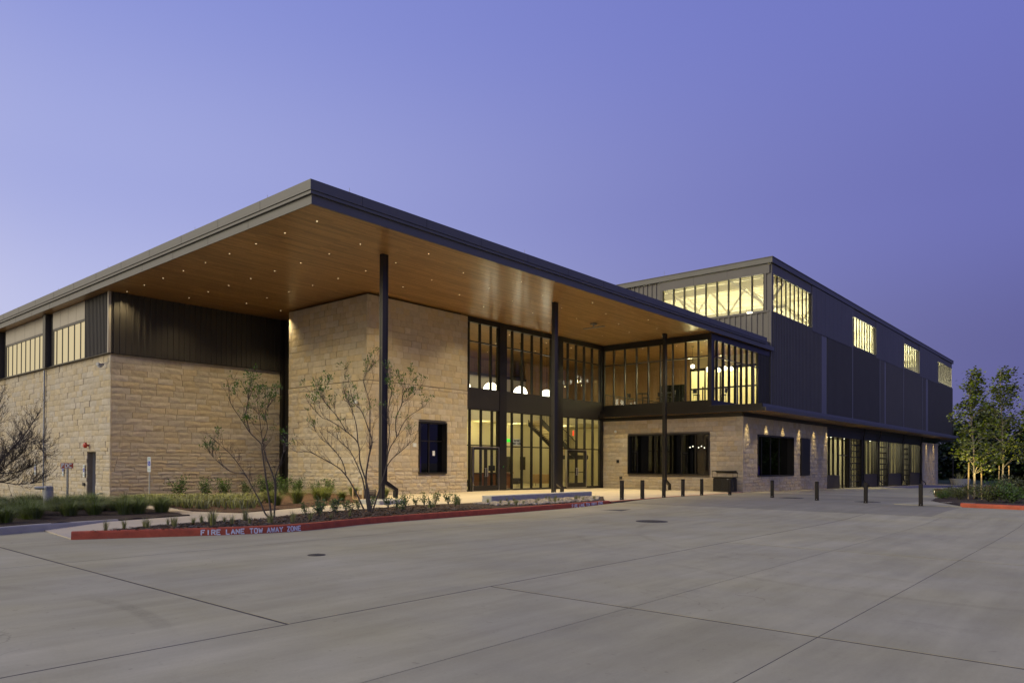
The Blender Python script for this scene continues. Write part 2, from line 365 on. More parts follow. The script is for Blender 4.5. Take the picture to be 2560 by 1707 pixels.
M['lampdisc'] = emis('downlight_lens', (1, .80, .45), 3.5)
M['globe'] = emis('globe_glow', (1, .93, .72), 6)
M['clere'] = emis('translucent_panel', (1, .82, .48), .66)
M['exitg'] = emis('exit_green', (.05, 1, .08), 1.2)
M['redled'] = emis('red_led', (1, .06, .02), 2.0)
M['violet'] = emis('violet_screen', (.12, .05, 1), .30)
M['teal'] = emis('far_window_sky_glow', (.20, .38, .36), .22)  # emission painting in the dusk sky seen through far windows

def worn(m, under, lo, hi, scale):
    # paint scuffed through to what lies under it
    t = m.node_tree; b = t.nodes['Principled BSDF']; src = b.inputs['Base Color'].links[0].from_socket
    g = t.nodes.new('ShaderNodeNewGeometry'); n = t.nodes.new('ShaderNodeTexNoise'); n.inputs['Scale'].default_value = scale; n.inputs['Detail'].default_value = 8; n.inputs['Roughness'].default_value = .75; t.links.new(g.outputs['Position'], n.inputs['Vector'])
    r = t.nodes.new('ShaderNodeMapRange'); r.inputs[1].default_value = lo; r.inputs[2].default_value = hi; t.links.new(n.outputs['Fac'], r.inputs[0])
    x = t.nodes.new('ShaderNodeMix'); x.data_type = 'RGBA'; t.links.new(r.outputs[0], x.inputs[0]); t.links.new(src, x.inputs[6]); x.inputs[7].default_value = (*under, 1); t.links.new(x.outputs[2], b.inputs['Base Color'])
worn(M['red'], (.20, .13, .10), .60, .72, 2.6); worn(M['white'], (.36, .06, .03), .60, .66, 9)
# ------------------------------------------------------------------ ground heights (metres)
def sst(a, b, x):
    t = min(1, max(0, (x-a)/(b-a))); return t*t*(3-2*t)
def lerp_tab(tab, x):
    if x <= tab[0][0]: return tab[0][1]
    for (a, va), (b, vb) in zip(tab, tab[1:]):
        if x <= b: return va+(vb-va)*(x-a)/(b-a)
    return tab[-1][1]
LT = [(-140, -1.9), (-80, -1.4), (-52, -.92), (-45, -.76), (-39, -.42), (-36, -.25), (-33, -.10), (-29, 0)]
def G(x, y):                    # walks and plaza
    z = -.0105*min(75, max(0, y-33))
    return z + lerp_tab(LT, x)*(1-sst(20, 24.5, y))
def PK(x, y):                   # driveway, 0.15 below the walks until it rises flush at the bollards
    return G(x, y) - .15*(1-sst(23.5, 30.5, y)) - (.03 if y < 27 else 0)*0

def sheet(name, poly, zf, mat, step=3.0, thick=0, parent=None):
    bm = bmesh.new(); vs = [bm.verts.new((p[0], p[1], 0)) for p in poly]; bm.faces.new(vs); bmesh.ops.triangulate(bm, faces=bm.faces[:])
    xs = [p[0] for p in poly]; ys = [p[1] for p in poly]
    for ax, lo, hi in ((0, min(xs), max(xs)), (1, min(ys), max(ys))):
        k = math.floor(lo/step)+1
        while k*step < hi:
            co = [0,0,0]; no = [0,0,0]; co[ax] = k*step; no[ax] = 1
            bmesh.ops.bisect_plane(bm, geom=bm.verts[:]+bm.edges[:]+bm.faces[:], plane_co=co, plane_no=no); k += 1
    bmesh.ops.recalc_face_normals(bm, faces=bm.faces)
    if bm.faces and sum(f.normal.z for f in bm.faces) < 0: bmesh.ops.reverse_faces(bm, faces=bm.faces)
    if thick:
        r = bmesh.ops.extrude_edge_only(bm, edges=[e for e in bm.edges if e.is_boundary])
        for v in [g for g in r['geom'] if isinstance(g, bmesh.types.BMVert)]: v.co.z = -thick
    for v in bm.verts: v.co.z += zf(v.co.x, v.co.y)
    me = bpy.data.meshes.new(name); bm.to_mesh(me); bm.free()
    return mk(name, me, mat, parent)
def noisy(zf, amp, f):
    return lambda x, y: zf(x, y)+amp*noise.noise(Vector((x*f, y*f, 3.1)))

# base terrain to the horizon
tg = MB(); xs = [-3000,-1200,-500,-250,-140,-100,-80,-66,-58,-52,-48,-45,-42,-39,-36,-33,-29,-24,-20,-10,0,10,25,60,150,400,1200,3000]
ys = [-2500,-900,-300,-120,-60,-20,0,10,14,17,20,21,22,23,24,25,26,27,30,33,40,50,60,75,90,108,140,200,300,600,1500,3500]
for y in ys:
    for x in xs: tg.v.append((x, y, PK(x, y)-.10))
nx = len(xs)
for j in range(len(ys)-1):
    for i in range(nx-1): tg.f.append([j*nx+i, j*nx+i+1, (j+1)*nx+i+1, (j+1)*nx+i])
struct(mk('ground', tg, M['soil']))
# driveway bed (dark joints show between the slabs) and slabs
drive = struct(sheet('driveway', [(-70,-30),(40,-30),(40,112),(-16,112),(-18.9,44.1),(-17.2,27.2),(-17.5,24),(-18.3,20),(-18,12),(-18.2,8.6),(-20,6.1),(-22,6.2),(-31,6.2),(-70,6.2)], lambda x, y: PK(x, y)-.0035, M['joint'], 2.5))
JX = {-7.12: .013, -14.35: .007}
def slab(x0, x1, y0, y1, mat='conc', poly=None, jy=.024):
    a, c = JX.get(x0, .005), JX.get(x1, .005)
    p = poly or [(x0+a, y0+jy), (x1-c, y0+jy), (x1-c, y1-jy), (x0+a, y1-jy)]
    return sheet('slab', p, PK, M[mat], 2.5, .004, drive)
xl = [-14.35, -7.12, -4.78, -2.5, 2.1, 6.7, 11.3, 16, 24, 38]
yl = [-28, -14, -3.5, 4.5, 7.85, 15.95, 27.35]
slab(0,0,0,0, poly=[(-70,-28),(-14.36,-28),(-14.36,4.472),(-70,4.472)])
slab(0,0,0,0, poly=[(-70,4.528),(-14.365,4.528),(-14.365,27.3),(-17.15,27.3),(-17.3,25),(-17.9,20),(-17.8,12),(-17.9,8.8),(-19,6.25),(-70,6.25)])
slab(-14.35,-7.12,-28,4.5); slab(-14.35,-7.12,4.5,27.35)
slab(0,0,0,0,'concd', poly=[(-17.05,27.37),(-5.1,27.37),(-5.1,33.2),(-7.2,38.4),(-8.1,44.6),(-18.72,44.1)])
for i in range(1, 5):
    for j0, j1 in ((-28,-3.5),(-3.5,7.85),(7.85,15.95),(15.95,27.35)): slab(xl[i], xl[i+1], j0, j1)
slab(-5.1, 6.7, 27.35, 33.0)
for i in range(5, 9): slab(xl[i], xl[i+1], -28, 30)
slab(0,0,0,0, poly=[(-18.72,44.13),(-8.1,44.63),(-8.6,62),(-18.72,61)]); slab(0,0,0,0, poly=[(-18.72,61.03),(-8.62,62.03),(-8.7,78),(-18.72,78)]); slab(0,0,0,0, poly=[(-18.72,78.03),(-8.7,78.03),(-3,106),(-18.72,106)])
# blue painted forecourt in front of the overhead doors
sheet('painted_forecourt', [(-18.2,73),(-14.9,71.6),(-12.6,88),(-12.9,93),(-18.2,93)], lambda x, y: PK(x, y)+.008, M['bluepaint'], 5, 0, drive)
# plaza and walks
plaza = struct(sheet('plaza', [(-22.6,13.9),(-20.3,14.6),(-20.9,19.1),(-20.5,20.9),(-20.05,30.4),(-17.5,26.75),(-17.34,27.0),(-18.66,44.25),(-29.35,44.25),(-29.35,30),(-29.0,30),(-29.0,22.75),(-27.5,22.6),(-24.4,19.07),(-23.69,17.25)], G, M['concp'], 2.5, .25))
walk = struct(sheet('walk', [(-18.45,6.03),(-18.44,6.27),(-18.93,7.74),(-19.01,9.09),(-18.97,11.21),(-19.87,13.08),(-20.3,14.6),(-22.6,13.9),(-21.9,12.03),(-23.78,11.37),(-25.2,11.55),(-28.8,16.9),(-30.4,15.3),(-27.5,10.9),(-21.96,10.48),(-21.55,8.29),(-21.3,6.3)], lambda x, y: G(x, y)-.13*(1-sst(6, 8.4, y)), M['concp'], 2.0, .2))
for o in (plaza, walk): pass
# mulch beds
def bed(name, poly, amp=.03, mat='mulch', h=.03): return struct(sheet(name, poly, noisy(lambda x, y: G(x, y)+h, amp, 1.9), M[mat], .35, .12))
bed('kerb_bed', [(-18.45,6.9),(-18.30,6.95),(-18.02,7.4),(-17.26,8.85),(-16.84,10.05),(-16.72,11),(-16.92,12.2),(-17.16,13.4),(-17.25,16),(-17.27,19.4),(-17.36,23),(-17.5,26.6),(-20.0,30.4),(-20.5,20.9),(-20.9,19.1),(-20.3,14.6),(-19.87,13.08),(-18.97,11.21),(-19.01,9.09),(-18.93,7.74)])
bed('wing_bed', [(-29.0,22.7),(-36.0,22.7),(-38.8,22.7),(-38.85,15),(-34,13.2),(-30.4,15.3),(-28.8,16.9),(-25.2,11.55),(-23.78,11.37),(-21.9,12.03),(-22.68,14.41),(-23.69,17.25),(-24.4,19.07),(-27.5,22.6)], .05, 'mulch2')
bed('corner_bed', [(-21.2,4.0),(-21.3,6.3),(-21.55,8.29),(-21.9,10.4),(-27.5,10.85),(-30.3,15.2),(-34,13.1),(-34,8.6),(-31,6.3),(-31,3)], .05)
bed('island_bed', [(-5.15,33.45),(6,31.3),(12,31.3),(12,90),(-8.3,90),(-8.6,62),(-8.0,46),(-7.6,42),(-7.25,38.8),(-5.4,38.2)], .06)
struct(sheet('island_walk', [(-7.65,33.7),(-5.15,33.3),(-5.35,38.15),(-7.25,38.75)], lambda x, y: G(x, y)+.02, M['conc'], 1.5, .1))
struct(sheet('side_walk', [(-38.9,14.38),(-70,14.38),(-70,11.6),(-36,11.4),(-34.2,12.8)], lambda x, y: G(x, y)+.0, M['conc'], 2, .2))
struct(sheet('lawn', [(-60,112),(60,106),(120,150),(120,230),(-90,230)], lambda x, y: G(x, y)-.02, M['lawn'], 12))

# kerbs: swept profiles
def crom(pts, n=6):
    out = []
    P = [pts[0]]+list(pts)+[pts[-1]]
    for i in range(1, len(P)-2):
        p0, p1, p2, p3 = [Vector((*q, 0)) for q in P[i-1:i+3]]
        for k in range(n):
            t = k/n
            out.append(.5*((2*p1)+(-p0+p2)*t+(2*p0-5*p1+4*p2-p3)*t*t+(-p0+3*p1-3*p2+p3)*t**3))
    out.append(Vector((*pts[-1], 0))); return out
def kerb(name, pts, mat, top=lambda x, y: G(x, y)+.035, bot=lambda x, y: PK(x, y)-.03, w=.17, taper=0):
    c = crom(pts); b = MB(); n = len(c); rows = []
    for i, p in enumerate(c):
        d = (c[min(i+1, n-1)]-c[max(i-1, 0)]).normalized(); o = Vector((d.y, -d.x, 0))      # outer side (towards the drive)
        zt = top(p.x, p.y); zb = bot(p.x, p.y)
        if taper: zt = zb+.035+(zt-zb-.035)*min(1, sst(0, taper, (n-1-i)))
        q = [p+Vector((0,0,zb)), p-o*.018+Vector((0,0,zb+(zt-zb)*.80)), p-o*.032+Vector((0,0,zb+(zt-zb)*.95)), p-o*.055+Vector((0,0,zt)), p-o*w+Vector((0,0,zt)), p-o*w+Vector((0,0,zb))]
        rows.append(len(b.v)); b.v += [tuple(x) for x in q]
    for a, d in zip(rows, rows[1:]):
        b.f += [[a+k, d+k, d+k+1, a+k+1] for k in range(5)]
    b.f += [[rows[0]+k for k in range(6)], [rows[-1]+k for k in range(5,-1,-1)]]
    return mk(name, b, mat), c
def stroke_text(body, p0, p1, h, z, mat, name, parent, lift=.012, tilt=.10, gap=.26):
    # stencil lettering built from straight painted strokes, 4 x 6 cell glyphs
    F = {'F':[(0,0,0,6),(0,6,3,6),(0,3.2,2.2,3.2)],'I':[(1.5,0,1.5,6)],'R':[(0,0,0,6),(0,6,3,5.6),(3,5.6,3,3.6),(3,3.4,0,3.1),(1.2,3,3.2,0)],'E':[(0,0,0,6),(0,6,3,6),(0,3.1,2.4,3.1),(0,0,3,0)],
         'L':[(0,0,0,6),(0,0,3,0)],'A':[(0,0,1.6,6),(1.6,6,3.2,0),(.7,2,2.5,2)],'N':[(0,0,0,6),(0,6,3,0),(3,0,3,6)],'T':[(1.6,0,1.6,6),(0,6,3.2,6)],'O':[(0,.5,0,5.5),(.4,6,2.6,6),(3,5.5,3,.5),(.4,0,2.6,0)],
         'W':[(0,6,.8,0),(.8,0,1.7,4.5),(1.7,4.5,2.6,0),(2.6,0,3.4,6)],'Y':[(0,6,1.6,3),(3.2,6,1.6,3),(1.6,3,1.6,0)],'Z':[(0,6,3,6),(3,6,0,0),(0,0,3,0)],'D':[(0,0,0,6),(0,6,2,5.8),(2.2,5.6,3,4.4),(3,4.4,3,1.6),(3,1.6,2.2,.4),(2,.2,0,0)],
         'C':[(3,5.2,2.4,6),(2.4,6,.6,6),(.6,6,0,5),(0,5,0,1),(0,1,.6,0),(.6,0,2.4,0),(2.4,0,3,.8)],'M':[(0,0,0,6),(0,6,1.7,2.5),(1.7,2.5,3.4,6),(3.4,6,3.4,0)],'S':[(3,5.4,.6,6),(.6,6,0,4.4),(0,4.4,3,2),(3,2,2.4,0),(2.4,0,0,.6)],
         'U':[(0,6,0,.6),(.4,0,2.6,0),(3,.6,3,6)],'H':[(0,0,0,6),(3,0,3,6),(0,3,3,3)],'B':[(0,0,0,6),(0,6,2.4,5.6),(2.6,5.2,2.6,3.4),(0,3.1,2.6,3.1),(3,2.8,3,.6),(2.6,0,0,0)],'G':[(3,5.2,2.4,6),(2.4,6,.6,6),(.6,6,0,5),(0,5,0,1),(0,1,.6,0),(.6,0,3,0),(3,0,3,2.6),(3,2.6,1.8,2.6)]}
    p0 = Vector(p0); p1 = Vector(p1); d = (p1-p0); Lw = d.length; d.normalize(); o = Vector((d.y, -d.x, 0))
    units = sum((5.6 if ch == ' ' else 4.6) for ch in body); u = Lw/units; v = h/6
    b = MB(); cx = 0
    wv = .74
    for ch in body:
        if ch == ' ': cx += 5.6; continue
        for (x0, y0, x1, y1) in F[ch]:
            a = Vector((x0*u, y0*v)); e = Vector((x1*u, y1*v)); t = (e-a); ln = t.length or 1e-6; t /= ln; nn = Vector((-t.y, t.x))*wv*min(u, v)*1.05
            a = a-t*wv*.4*v; e = e+t*wv*.4*v
            P = []
            for q in (a+nn, e+nn, e-nn, a-nn):
                hh = q.y
                w3 = p0+d*(cx*u+q.x)+o*(lift-tilt*hh)+Vector((0,0,z+hh)); P.append(w3)
            b.poly(P)
        cx += 4.6
    return mk(name, b, mat, parent)
kp = [(-18.45,6.0),(-17.75,7.4),(-17.02,8.8),(-16.62,10.0),(-16.55,11.0),(-16.75,12.2),(-17.0,13.4),(-17.08,16),(-17.1,19.4),(-17.2,23),(-17.28,25.6),(-17.34,27.2)]
redk, kc = kerb('red_kerb', kp, M['red'], taper=2)
tag(redk, 'long red painted kerb lettered as a fire lane along the planting bed', 'kerb')
def at_kerb(yv):
    return min(kc, key=lambda p: abs(p.y-yv))
a0 = Vector((-17.02, 8.62, 0)); a1 = Vector((-16.55, 10.75, 0))
def ktext(y0, y1, nm):
    # lay each word on the local chord of the kerb
    words = ['FIRE', 'LANE', 'TOW', 'AWAY', 'ZONE']; tot = sum(len(w)*4.6+4 for w in words)-4; pos = 0
    def P(y):
        for q, r in zip(kc, kc[1:]):
            if q.y <= y <= r.y: return q.lerp(r, (y-q.y)/(r.y-q.y+1e-9))
        return kc[-1]
    for w in words:
        s = y0+(y1-y0)*pos/tot; e = y0+(y1-y0)*(pos+len(w)*4.6)/tot; pos += len(w)*4.6+4
        q = P(s); r = P(e); zb = PK(q.x, q.y)
        stroke_text(w, (q.x, q.y, 0), (r.x, r.y, 0), .112, zb+.022, M['white'], nm, redk, .006, .13)
ktext(8.45, 10.85, 'lettering'); ktext(23.9, 26.3, 'lettering')
o, _ = kerb('red_kerb', [(-5.2,33.35),(-3.1,32.75),(0,32.1),(4,31.4),(10,31.2)], M['red'], bot=lambda x, y: PK(x, y)-.2, top=lambda x, y: PK(x, y)+.16)
tag(o, 'red painted kerb in front of the tree island by the right edge', 'kerb')
o, _ = kerb('concrete_kerb', [(-31,2.2),(-26,3.0),(-21.1,4.2),(-21.25,6.3),(-21.5,8.2)], M['kerbc'])
tag(o, 'plain concrete kerb in front of the dark green grass bed', 'kerb')
# flush red strip from kerb end to the wall corner
fl = sheet('red_flush_strip', [(-17.34,26.95),(-17.22,26.95),(-18.52,44.15),(-18.66,44.15)], lambda x, y: G(x, y)+.006, M['red'], 2.5, .02)
tag(fl, 'thin flush red line between plaza and driveway behind the bollards', 'kerb line')
# ------------------------------------------------------------------ building constants
XB, XG, YK, XS, XBOX, YH, XH = -29.0, -29.3, 44.3, -18.69, -20.84, 54.4, -20.82
YB, XBL, XL, YL = 22.73, -36.03, -38.9, 14.4
ZS = 10.2

# stone masonry -------------------------------------------------------------
def stone_mesh(k, rough):
    rnd = random.Random(100+k); b = MB(); nx, nz = (3, 2); g = []
    e = .035
    for j in range(nz+1):
        for i in range(nx+1):
            x = -.5+i/nx; z = -.5+j/nz
            edge = i in (0, nx) or j in (0, nz)
            y = -(.0 if edge else rnd.uniform(.25, 1)*rough)
            if edge: y = -rnd.uniform(0, .25)*rough*.5
            g.append(len(b.v)); b.v.append((x+(0 if edge else rnd.uniform(-.08, .08)), y, z+(0 if edge else rnd.uniform(-.1, .1))))
    W_ = nx+1
    for j in range(nz):
        for i in range(nx): b.f.append([g[j*W_+i], g[j*W_+i+1], g[(j+1)*W_+i+1], g[(j+1)*W_+i]])
    rim = [j for j in range(W_)]+[k_*W_+nx for k_ in range(1, nz+1)]+[nz*W_+i for i in range(nx-1, -1, -1)]+[k_*W_ for k_ in range(nz-1, 0, -1)]
    back = {}
    for r in rim:
        v = b.v[g[r]]; back[r] = len(b.v); b.v.append((v[0], .05, v[2]))
    for a, c in zip(rim, rim[1:]+rim[:1]): b.f.append([g[a], back[a], back[c], g[c]])
    return b
ROUGH = [stone_mesh(k, .034) for k in range(10)]; SAWN = [stone_mesh(k+30, .012) for k in range(8)]
ROUGH_M = [b.mesh('stone_rough') for b in ROUGH]; SAWN_M = [b.mesh('stone_sawn') for b in SAWN]
for m_ in ROUGH_M: m_.materials.append(M['stone'])
for m_ in SAWN_M: m_.materials.append(M['stone_s'])
def courses(z0, z1, bands):
    # bands: list of (upto_z, course heights)
    out = []; z = z0; i = 0
    while z < z1-.08:
        hs = next((h for u, h in bands if z < u), bands[-1][1]); h = hs[i % len(hs)]; i += 1
        if z1-(z+h) < .10: h = z1-z
        out.append((z, min(z+h, z1))); z += h
    return out
def masonry(face, u0, u1, z0, z1, plane, bands, seed, rough=True, holes=(), lmin=.45, lmax=.95):
    """face 'x': wall facing +X in plane X=plane, u=Y; face 'y': wall facing -Y in plane Y=plane, u=X. Returns stones (pos, rz, sx, sz, kind)"""
    rnd = random.Random(seed); st = []
    for (a, b) in courses(z0, z1, bands):
        cuts = [(u0, u1)]
        for (h0, h1, hz0, hz1) in holes:
            if b > hz0+.02 and a < hz1-.02:
                nc = []
                for (p, q) in cuts:
                    if h1 <= p or h0 >= q: nc.append((p, q)); continue
                    if h0 > p: nc.append((p, h0))
                    if h1 < q: nc.append((h1, q))
                cuts = nc
        for (p, q) in cuts:
            u = p; first = True
            while u < q-.02:
                L = rnd.uniform(lmin, lmax)*(1.0 if b-a > .26 else .95)
                if first: L *= rnd.uniform(.45, 1); first = False
                if q-(u+L) < .25: L = q-u
                L = min(L, q-u); c = u+L/2; zc = (a+b)/2; pr = rnd.uniform(-.006, .010)*(2 if rough else 1)
                if face == 'x': st.append(((plane+pr, c, zc), R(90), L-.009, b-a-.009, rough, rnd.randrange(8), rnd.random() < .5))
                else: st.append(((c, plane-pr, zc), 0, L-.009, b-a-.009, rough, rnd.randrange(8), rnd.random() < .5))
                u += L
    return st
def lay(stones_by_wall, limit):
    """stones_by_wall: list of (backing part, stones). The largest in view are single objects, the rest one joined part per wall."""
    allst = [(s[2]*s[3]/depth(s[0])**2, w, s) for w, (bk, ss) in enumerate(stones_by_wall) for s in ss]
    allst.sort(key=lambda t: -t[0]); rest = {}
    for k, (_, w, s) in enumerate(allst):
        bk = stones_by_wall[w][0]
        if k < limit:
            o = bpy.data.objects.new('stone', (ROUGH_M if s[4] else SAWN_M)[s[5]]); COL.objects.link(o)
            o.location = s[0]; o.rotation_euler = (0, 0, s[1]); o.scale = (s[2]*(-1 if s[6] else 1), 1, s[3]); o.parent = bk; o.matrix_parent_inverse = wm(bk).inverted()
        else: rest.setdefault(w, []).append(s)
    for w, ss in rest.items():
        b = MB()
        for s in ss:
            src = (ROUGH if s[4] else SAWN)[s[5]]; o = len(b.v); c_, s_ = math.cos(s[1]), math.sin(s[1])
            for v in src.v:
                x, y, z = v[0]*s[2]*(-1 if s[6] else 1), v[1], v[2]*s[3]
                b.v.append((s[0][0]+x*c_-y*s_, s[0][1]+x*s_+y*c_, s[0][2]+z))
            b.f += [[o+i for i in f] for f in src.f]
        stuff(mk('stone_courses', b, M['stone'] if ss[0][4] else M['stone_s'], stones_by_wall[w][0]))

def corrugate(name, face, u0, u1, z0, z1, plane, pitch, dep, mat, parent, crest=.35):
    """ribbed sheet: ribs stand proud by dep. face 'x' faces +X, 'y' faces -Y"""
    prof = []; u = u0; n = max(1, round((u1-u0)/pitch)); p = (u1-u0)/n; s = .06*p
    for k in range(n):
        a = u0+k*p
        prof += [(a, 0), (a+p*(1-crest)-s, 0), (a+p*(1-crest), dep), (a+p-s, dep)]
    prof.append((u1, 0)); b = MB()
    for (a, d) in prof:
        for z in (z0, z1): b.v.append((plane+d, a, z) if face == 'x' else (a, plane-d, z))
    for k in range(len(prof)-1): b.f.append([2*k, 2*k+2, 2*k+3, 2*k+1])
    return mk(name, b, mat, parent)

def lights_in(frame_parent, mull, transoms, z0, z1, face, plane, mw=.07, md=.17, gmat=None, headz=None, glassoff=-.05, skip=()):
    """curtain wall grid: each mullion, transom piece and pane an object. mull = sorted positions incl. both ends"""
    gm = gmat or M['glass']
    for u in mull:
        b = MB()
        if face == 'x': b.box(plane-md*.55, plane+md*.45, u-mw/2, u+mw/2, z0, z1)
        else: b.box(u-mw/2, u+mw/2, plane-md*.45, plane+md*.55, z0, z1)
        mk('mullion', b, M['dark'], frame_parent)
    for a, c in zip(mull, mull[1:]):
        zs = [z0]+[t for t in transoms]+[z1]
        for t in transoms:
            b = MB()
            if face == 'x': b.box(plane-md*.4, plane+md*.25, a+mw/2+.002, c-mw/2-.002, t-.035, t+.035)
            else: b.box(a+mw/2+.002, c-mw/2-.002, plane-md*.25, plane+md*.4, t-.035, t+.035)
            mk('transom', b, M['dark'], frame_parent)
        for k, (p, q) in enumerate(zip(zs, zs[1:])):
            if (a, k) in skip: continue
            b = MB(); p2 = p+(.035 if k else 0); q2 = q-(.035 if k < len(zs)-2 else 0)
            if face == 'x': b.poly([(plane+glassoff, a+mw/2, p2), (plane+glassoff, c-mw/2, p2), (plane+glassoff, c-mw/2, q2), (plane+glassoff, a+mw/2, q2)])
            else: b.poly([(a+mw/2, plane-glassoff, p2), (c-mw/2, plane-glassoff, p2), (c-mw/2, plane-glassoff, q2), (a+mw/2, plane-glassoff, q2)])
            mk('pane', b, gm, frame_parent)

# ================================================================== stone entrance block
blk = thing('stone_block', 'tall tan stone block with one dark framed window beside the glass entrance', 'building', ((XB+XBL)/2, YB, 0))
bw = MB(); hY0, hY1, hz0, hz1 = 26.18, 28.24, 1.06, 3.88
# shell in pieces around the window opening
core = MB()
core.box(XBL+.3, XB-.3, YB+.04, YB+.25, -.6, 10.1)
core.box(XBL+.04, XBL+.25, YB+.26, 29.9, -.6, 10.1)
core.box(XBL+.3, XB-.06, 29.7, 29.9, -.6, 10.1)
core.box(XB-.30, XB-.05, YB+.05, hY0, -.6, 10.09); core.box(XB-.30, XB-.05, hY1, 29.69, -.6, 10.09)
core.box(XB-.30, XB-.05, hY0, hY1, -.6, hz0); core.box(XB-.30, XB-.05, hY0, hY1, hz1, 10.09)
core.box(XBL+.3, XB-.31, YB+.26, 29.69, 10.0, 10.08)
wbk = mk('wall', core, M['mortar'], blk)
BANDS = [(1.25, [.205]), (5.7, [.325, .33, .32]), (99, [.33, .325])]
sA = masonry('x', YB-.05, 29.92, -.25, 5.78, XB, BANDS, 1, True, [(hY0, hY1, hz0, hz1)], .36, .72)
sA += masonry('x', YB-.05, 29.92, 5.82, 10.1, XB, BANDS, 2, False, [], .38, .74)
sB = masonry('y', XBL-.02, XB+.02, -.35, 5.78, YB, BANDS, 3, True, [], .36, .72)
sB += masonry('y', XBL-.02, XB+.02, 5.82, 10.1, YB, BANDS, 4, False, [], .38, .74)
lay([(wbk, sA+sB)], 300)
mk('joint_band', MB().box(XB-.04, XB+.012, YB-.012, 29.9, 5.785, 5.815), M['mortar'], blk)
mk('shadow_gap_band', MB().box(XBL+.35, XB-.22, YB+.28, 29.6, 10.095, 10.198), M['dark'], blk)
def deep_window(par, face, plane, u0, u1, z0, z1, mulls, gl, proj=.10, rec=.28, transoms=()):
    f = MB(); t = .07
    w = mk('window', None or MB().poly([(0,0,0),(0,0,.001),(0,.001,0)]), M['dark'], par) if False else None
    def bx(b, a0, a1, p0, p1, q0, q1):
        if face == 'x': b.box(plane+p0, plane+p1, a0, a1, q0, q1)
        else: b.box(a0, a1, plane-p1, plane-p0, q0, q1)
    bx(f, u0, u0+t, -rec-.05, proj, z0, z1); bx(f, u1-t, u1, -rec-.05, proj, z0, z1)
    bx(f, u0+t, u1-t, -rec-.05, proj, z0, z0+t); bx(f, u0+t, u1-t, -rec-.05, proj, z1-t, z1)
    win = mk('window', f, M['dark'], par)
    us = [u0+t]+list(mulls)+[u1-t]
    for u in mulls:
        b = MB(); bx(b, u-.035, u+.035, -rec-.04, -rec+.05, z0+t, z1-t); mk('mullion', b, M['dark'], win)
    for zt in transoms:
        b = MB(); bx(b, u0+t, u1-t, -rec-.03, -rec+.04, zt-.03, zt+.03); mk('transom', b, M['dark'], win)
    for a, c in zip(us, us[1:]):
        b = MB()
        P = [(a, z0+t), (c, z0+t), (c, z1-t), (a, z1-t)]
        b.poly([(plane-rec, p[0], p[1]) if face == 'x' else (p[0], plane+rec, p[1]) for p in P]); mk('pane', b, gl, win)
    return win
bwn = deep_window(blk, 'x', XB, hY0, hY1, hz0, hz1, [27.15], M['glassd'], .09, .27, [2.85])
mk('notice', MB().box(XB-.262, XB-.258, 27.45, 27.63, 2.05, 2.32), M['signwhite'], bwn)
# small dark room behind it
rm = MB(); rm.box(-31.6, -31.5, 25.2, 29.4, .3, 4.6); rm.box(-31.5, XB-.31, 25.2, 25.3, .3, 4.6); rm.box(-31.5, XB-.31, 29.3, 29.4, .3, 4.6); rm.box(-31.5, XB-.31, 25.3, 29.3, .3, .4); rm.box(-31.5, XB-.31, 25.3, 29.3, 4.5, 4.6)
mk('inner_room', rm, M['dark2'], blk)
mk('lit_display', MB().box(-31.3, -31.2, 27.7, 28.35, 1.1, 2.0), M['violet'], blk)

# ================================================================== left stone wing
wing = thing('stone_wing', 'low rough stone wing with ribbed bronze upper wall and cream clerestory panels', 'building', (-46, 19, -.5))
YW1 = 24.0
core = MB(); dX0, dX1 = -42.02, -40.79
core.box(XL-.28, XL-.05, YL+.05, YW1, -1.4, 7.05); core.box(dX1, XL-.29, YL+.05, YL+.28, -1.4, 7.05)
core.box(-75, dX0, YL+.05, YL+.28, -1.9, 7.05); core.box(dX0, dX1, YL+.05, YL+.28, 2.14, 7.05); core.box(dX0, dX1, YL+.05, YL+.28, -1.4, -.46)
core.box(-75, XL-.05, YW1+4, YW1+4.2, -1.9, 10.0)
wbk = mk('wall', core, M['mortar'], wing)
BW = [(2.3, [.20, .19, .205]), (99, [.315, .305, .31])]
sF = masonry('x', YL-.03, YW1, -.45, 7.08, XL, BW, 5, True, [], .48, 1.05)
sL = masonry('y', -70, XL+.03, -1.0, 7.08, YL, BW, 6, True, [(dX0, dX1, -.46, 2.14)], .45, 1.0)
lay([(wbk, sF), (wbk, sL)], 300)
mk('plinth', MB().box(XL-.25, XL+.03, YL-.05, YW1, -1.0, -.46), M['conc2'], wing)
# recessed door
dr = mk('door', MB().box(dX0+.02, dX1-.02, YL+.95, YL+1.0, -.46, 2.12), M['black'], wing)
rv = MB(); rv.box(dX0-.12, dX0, YL+.285, YL+1.0, -.46, 2.2); rv.box(dX1, dX1+.12, YL+.285, YL+1.0, -.46, 2.2); rv.box(dX0, dX1, YL+.285, YL+1.0, 2.14, 2.24); rv.box(dX0-.05, dX1+.05, YL-.1, YL+1.0, -.60, -.465)
mk('door_reveal', rv, M['conc2'], wing)
mk('handle', MB().box(dX0+.15, dX0+.18, YL+.90, YL+.95, .5, .75), M['chrome'], dr)
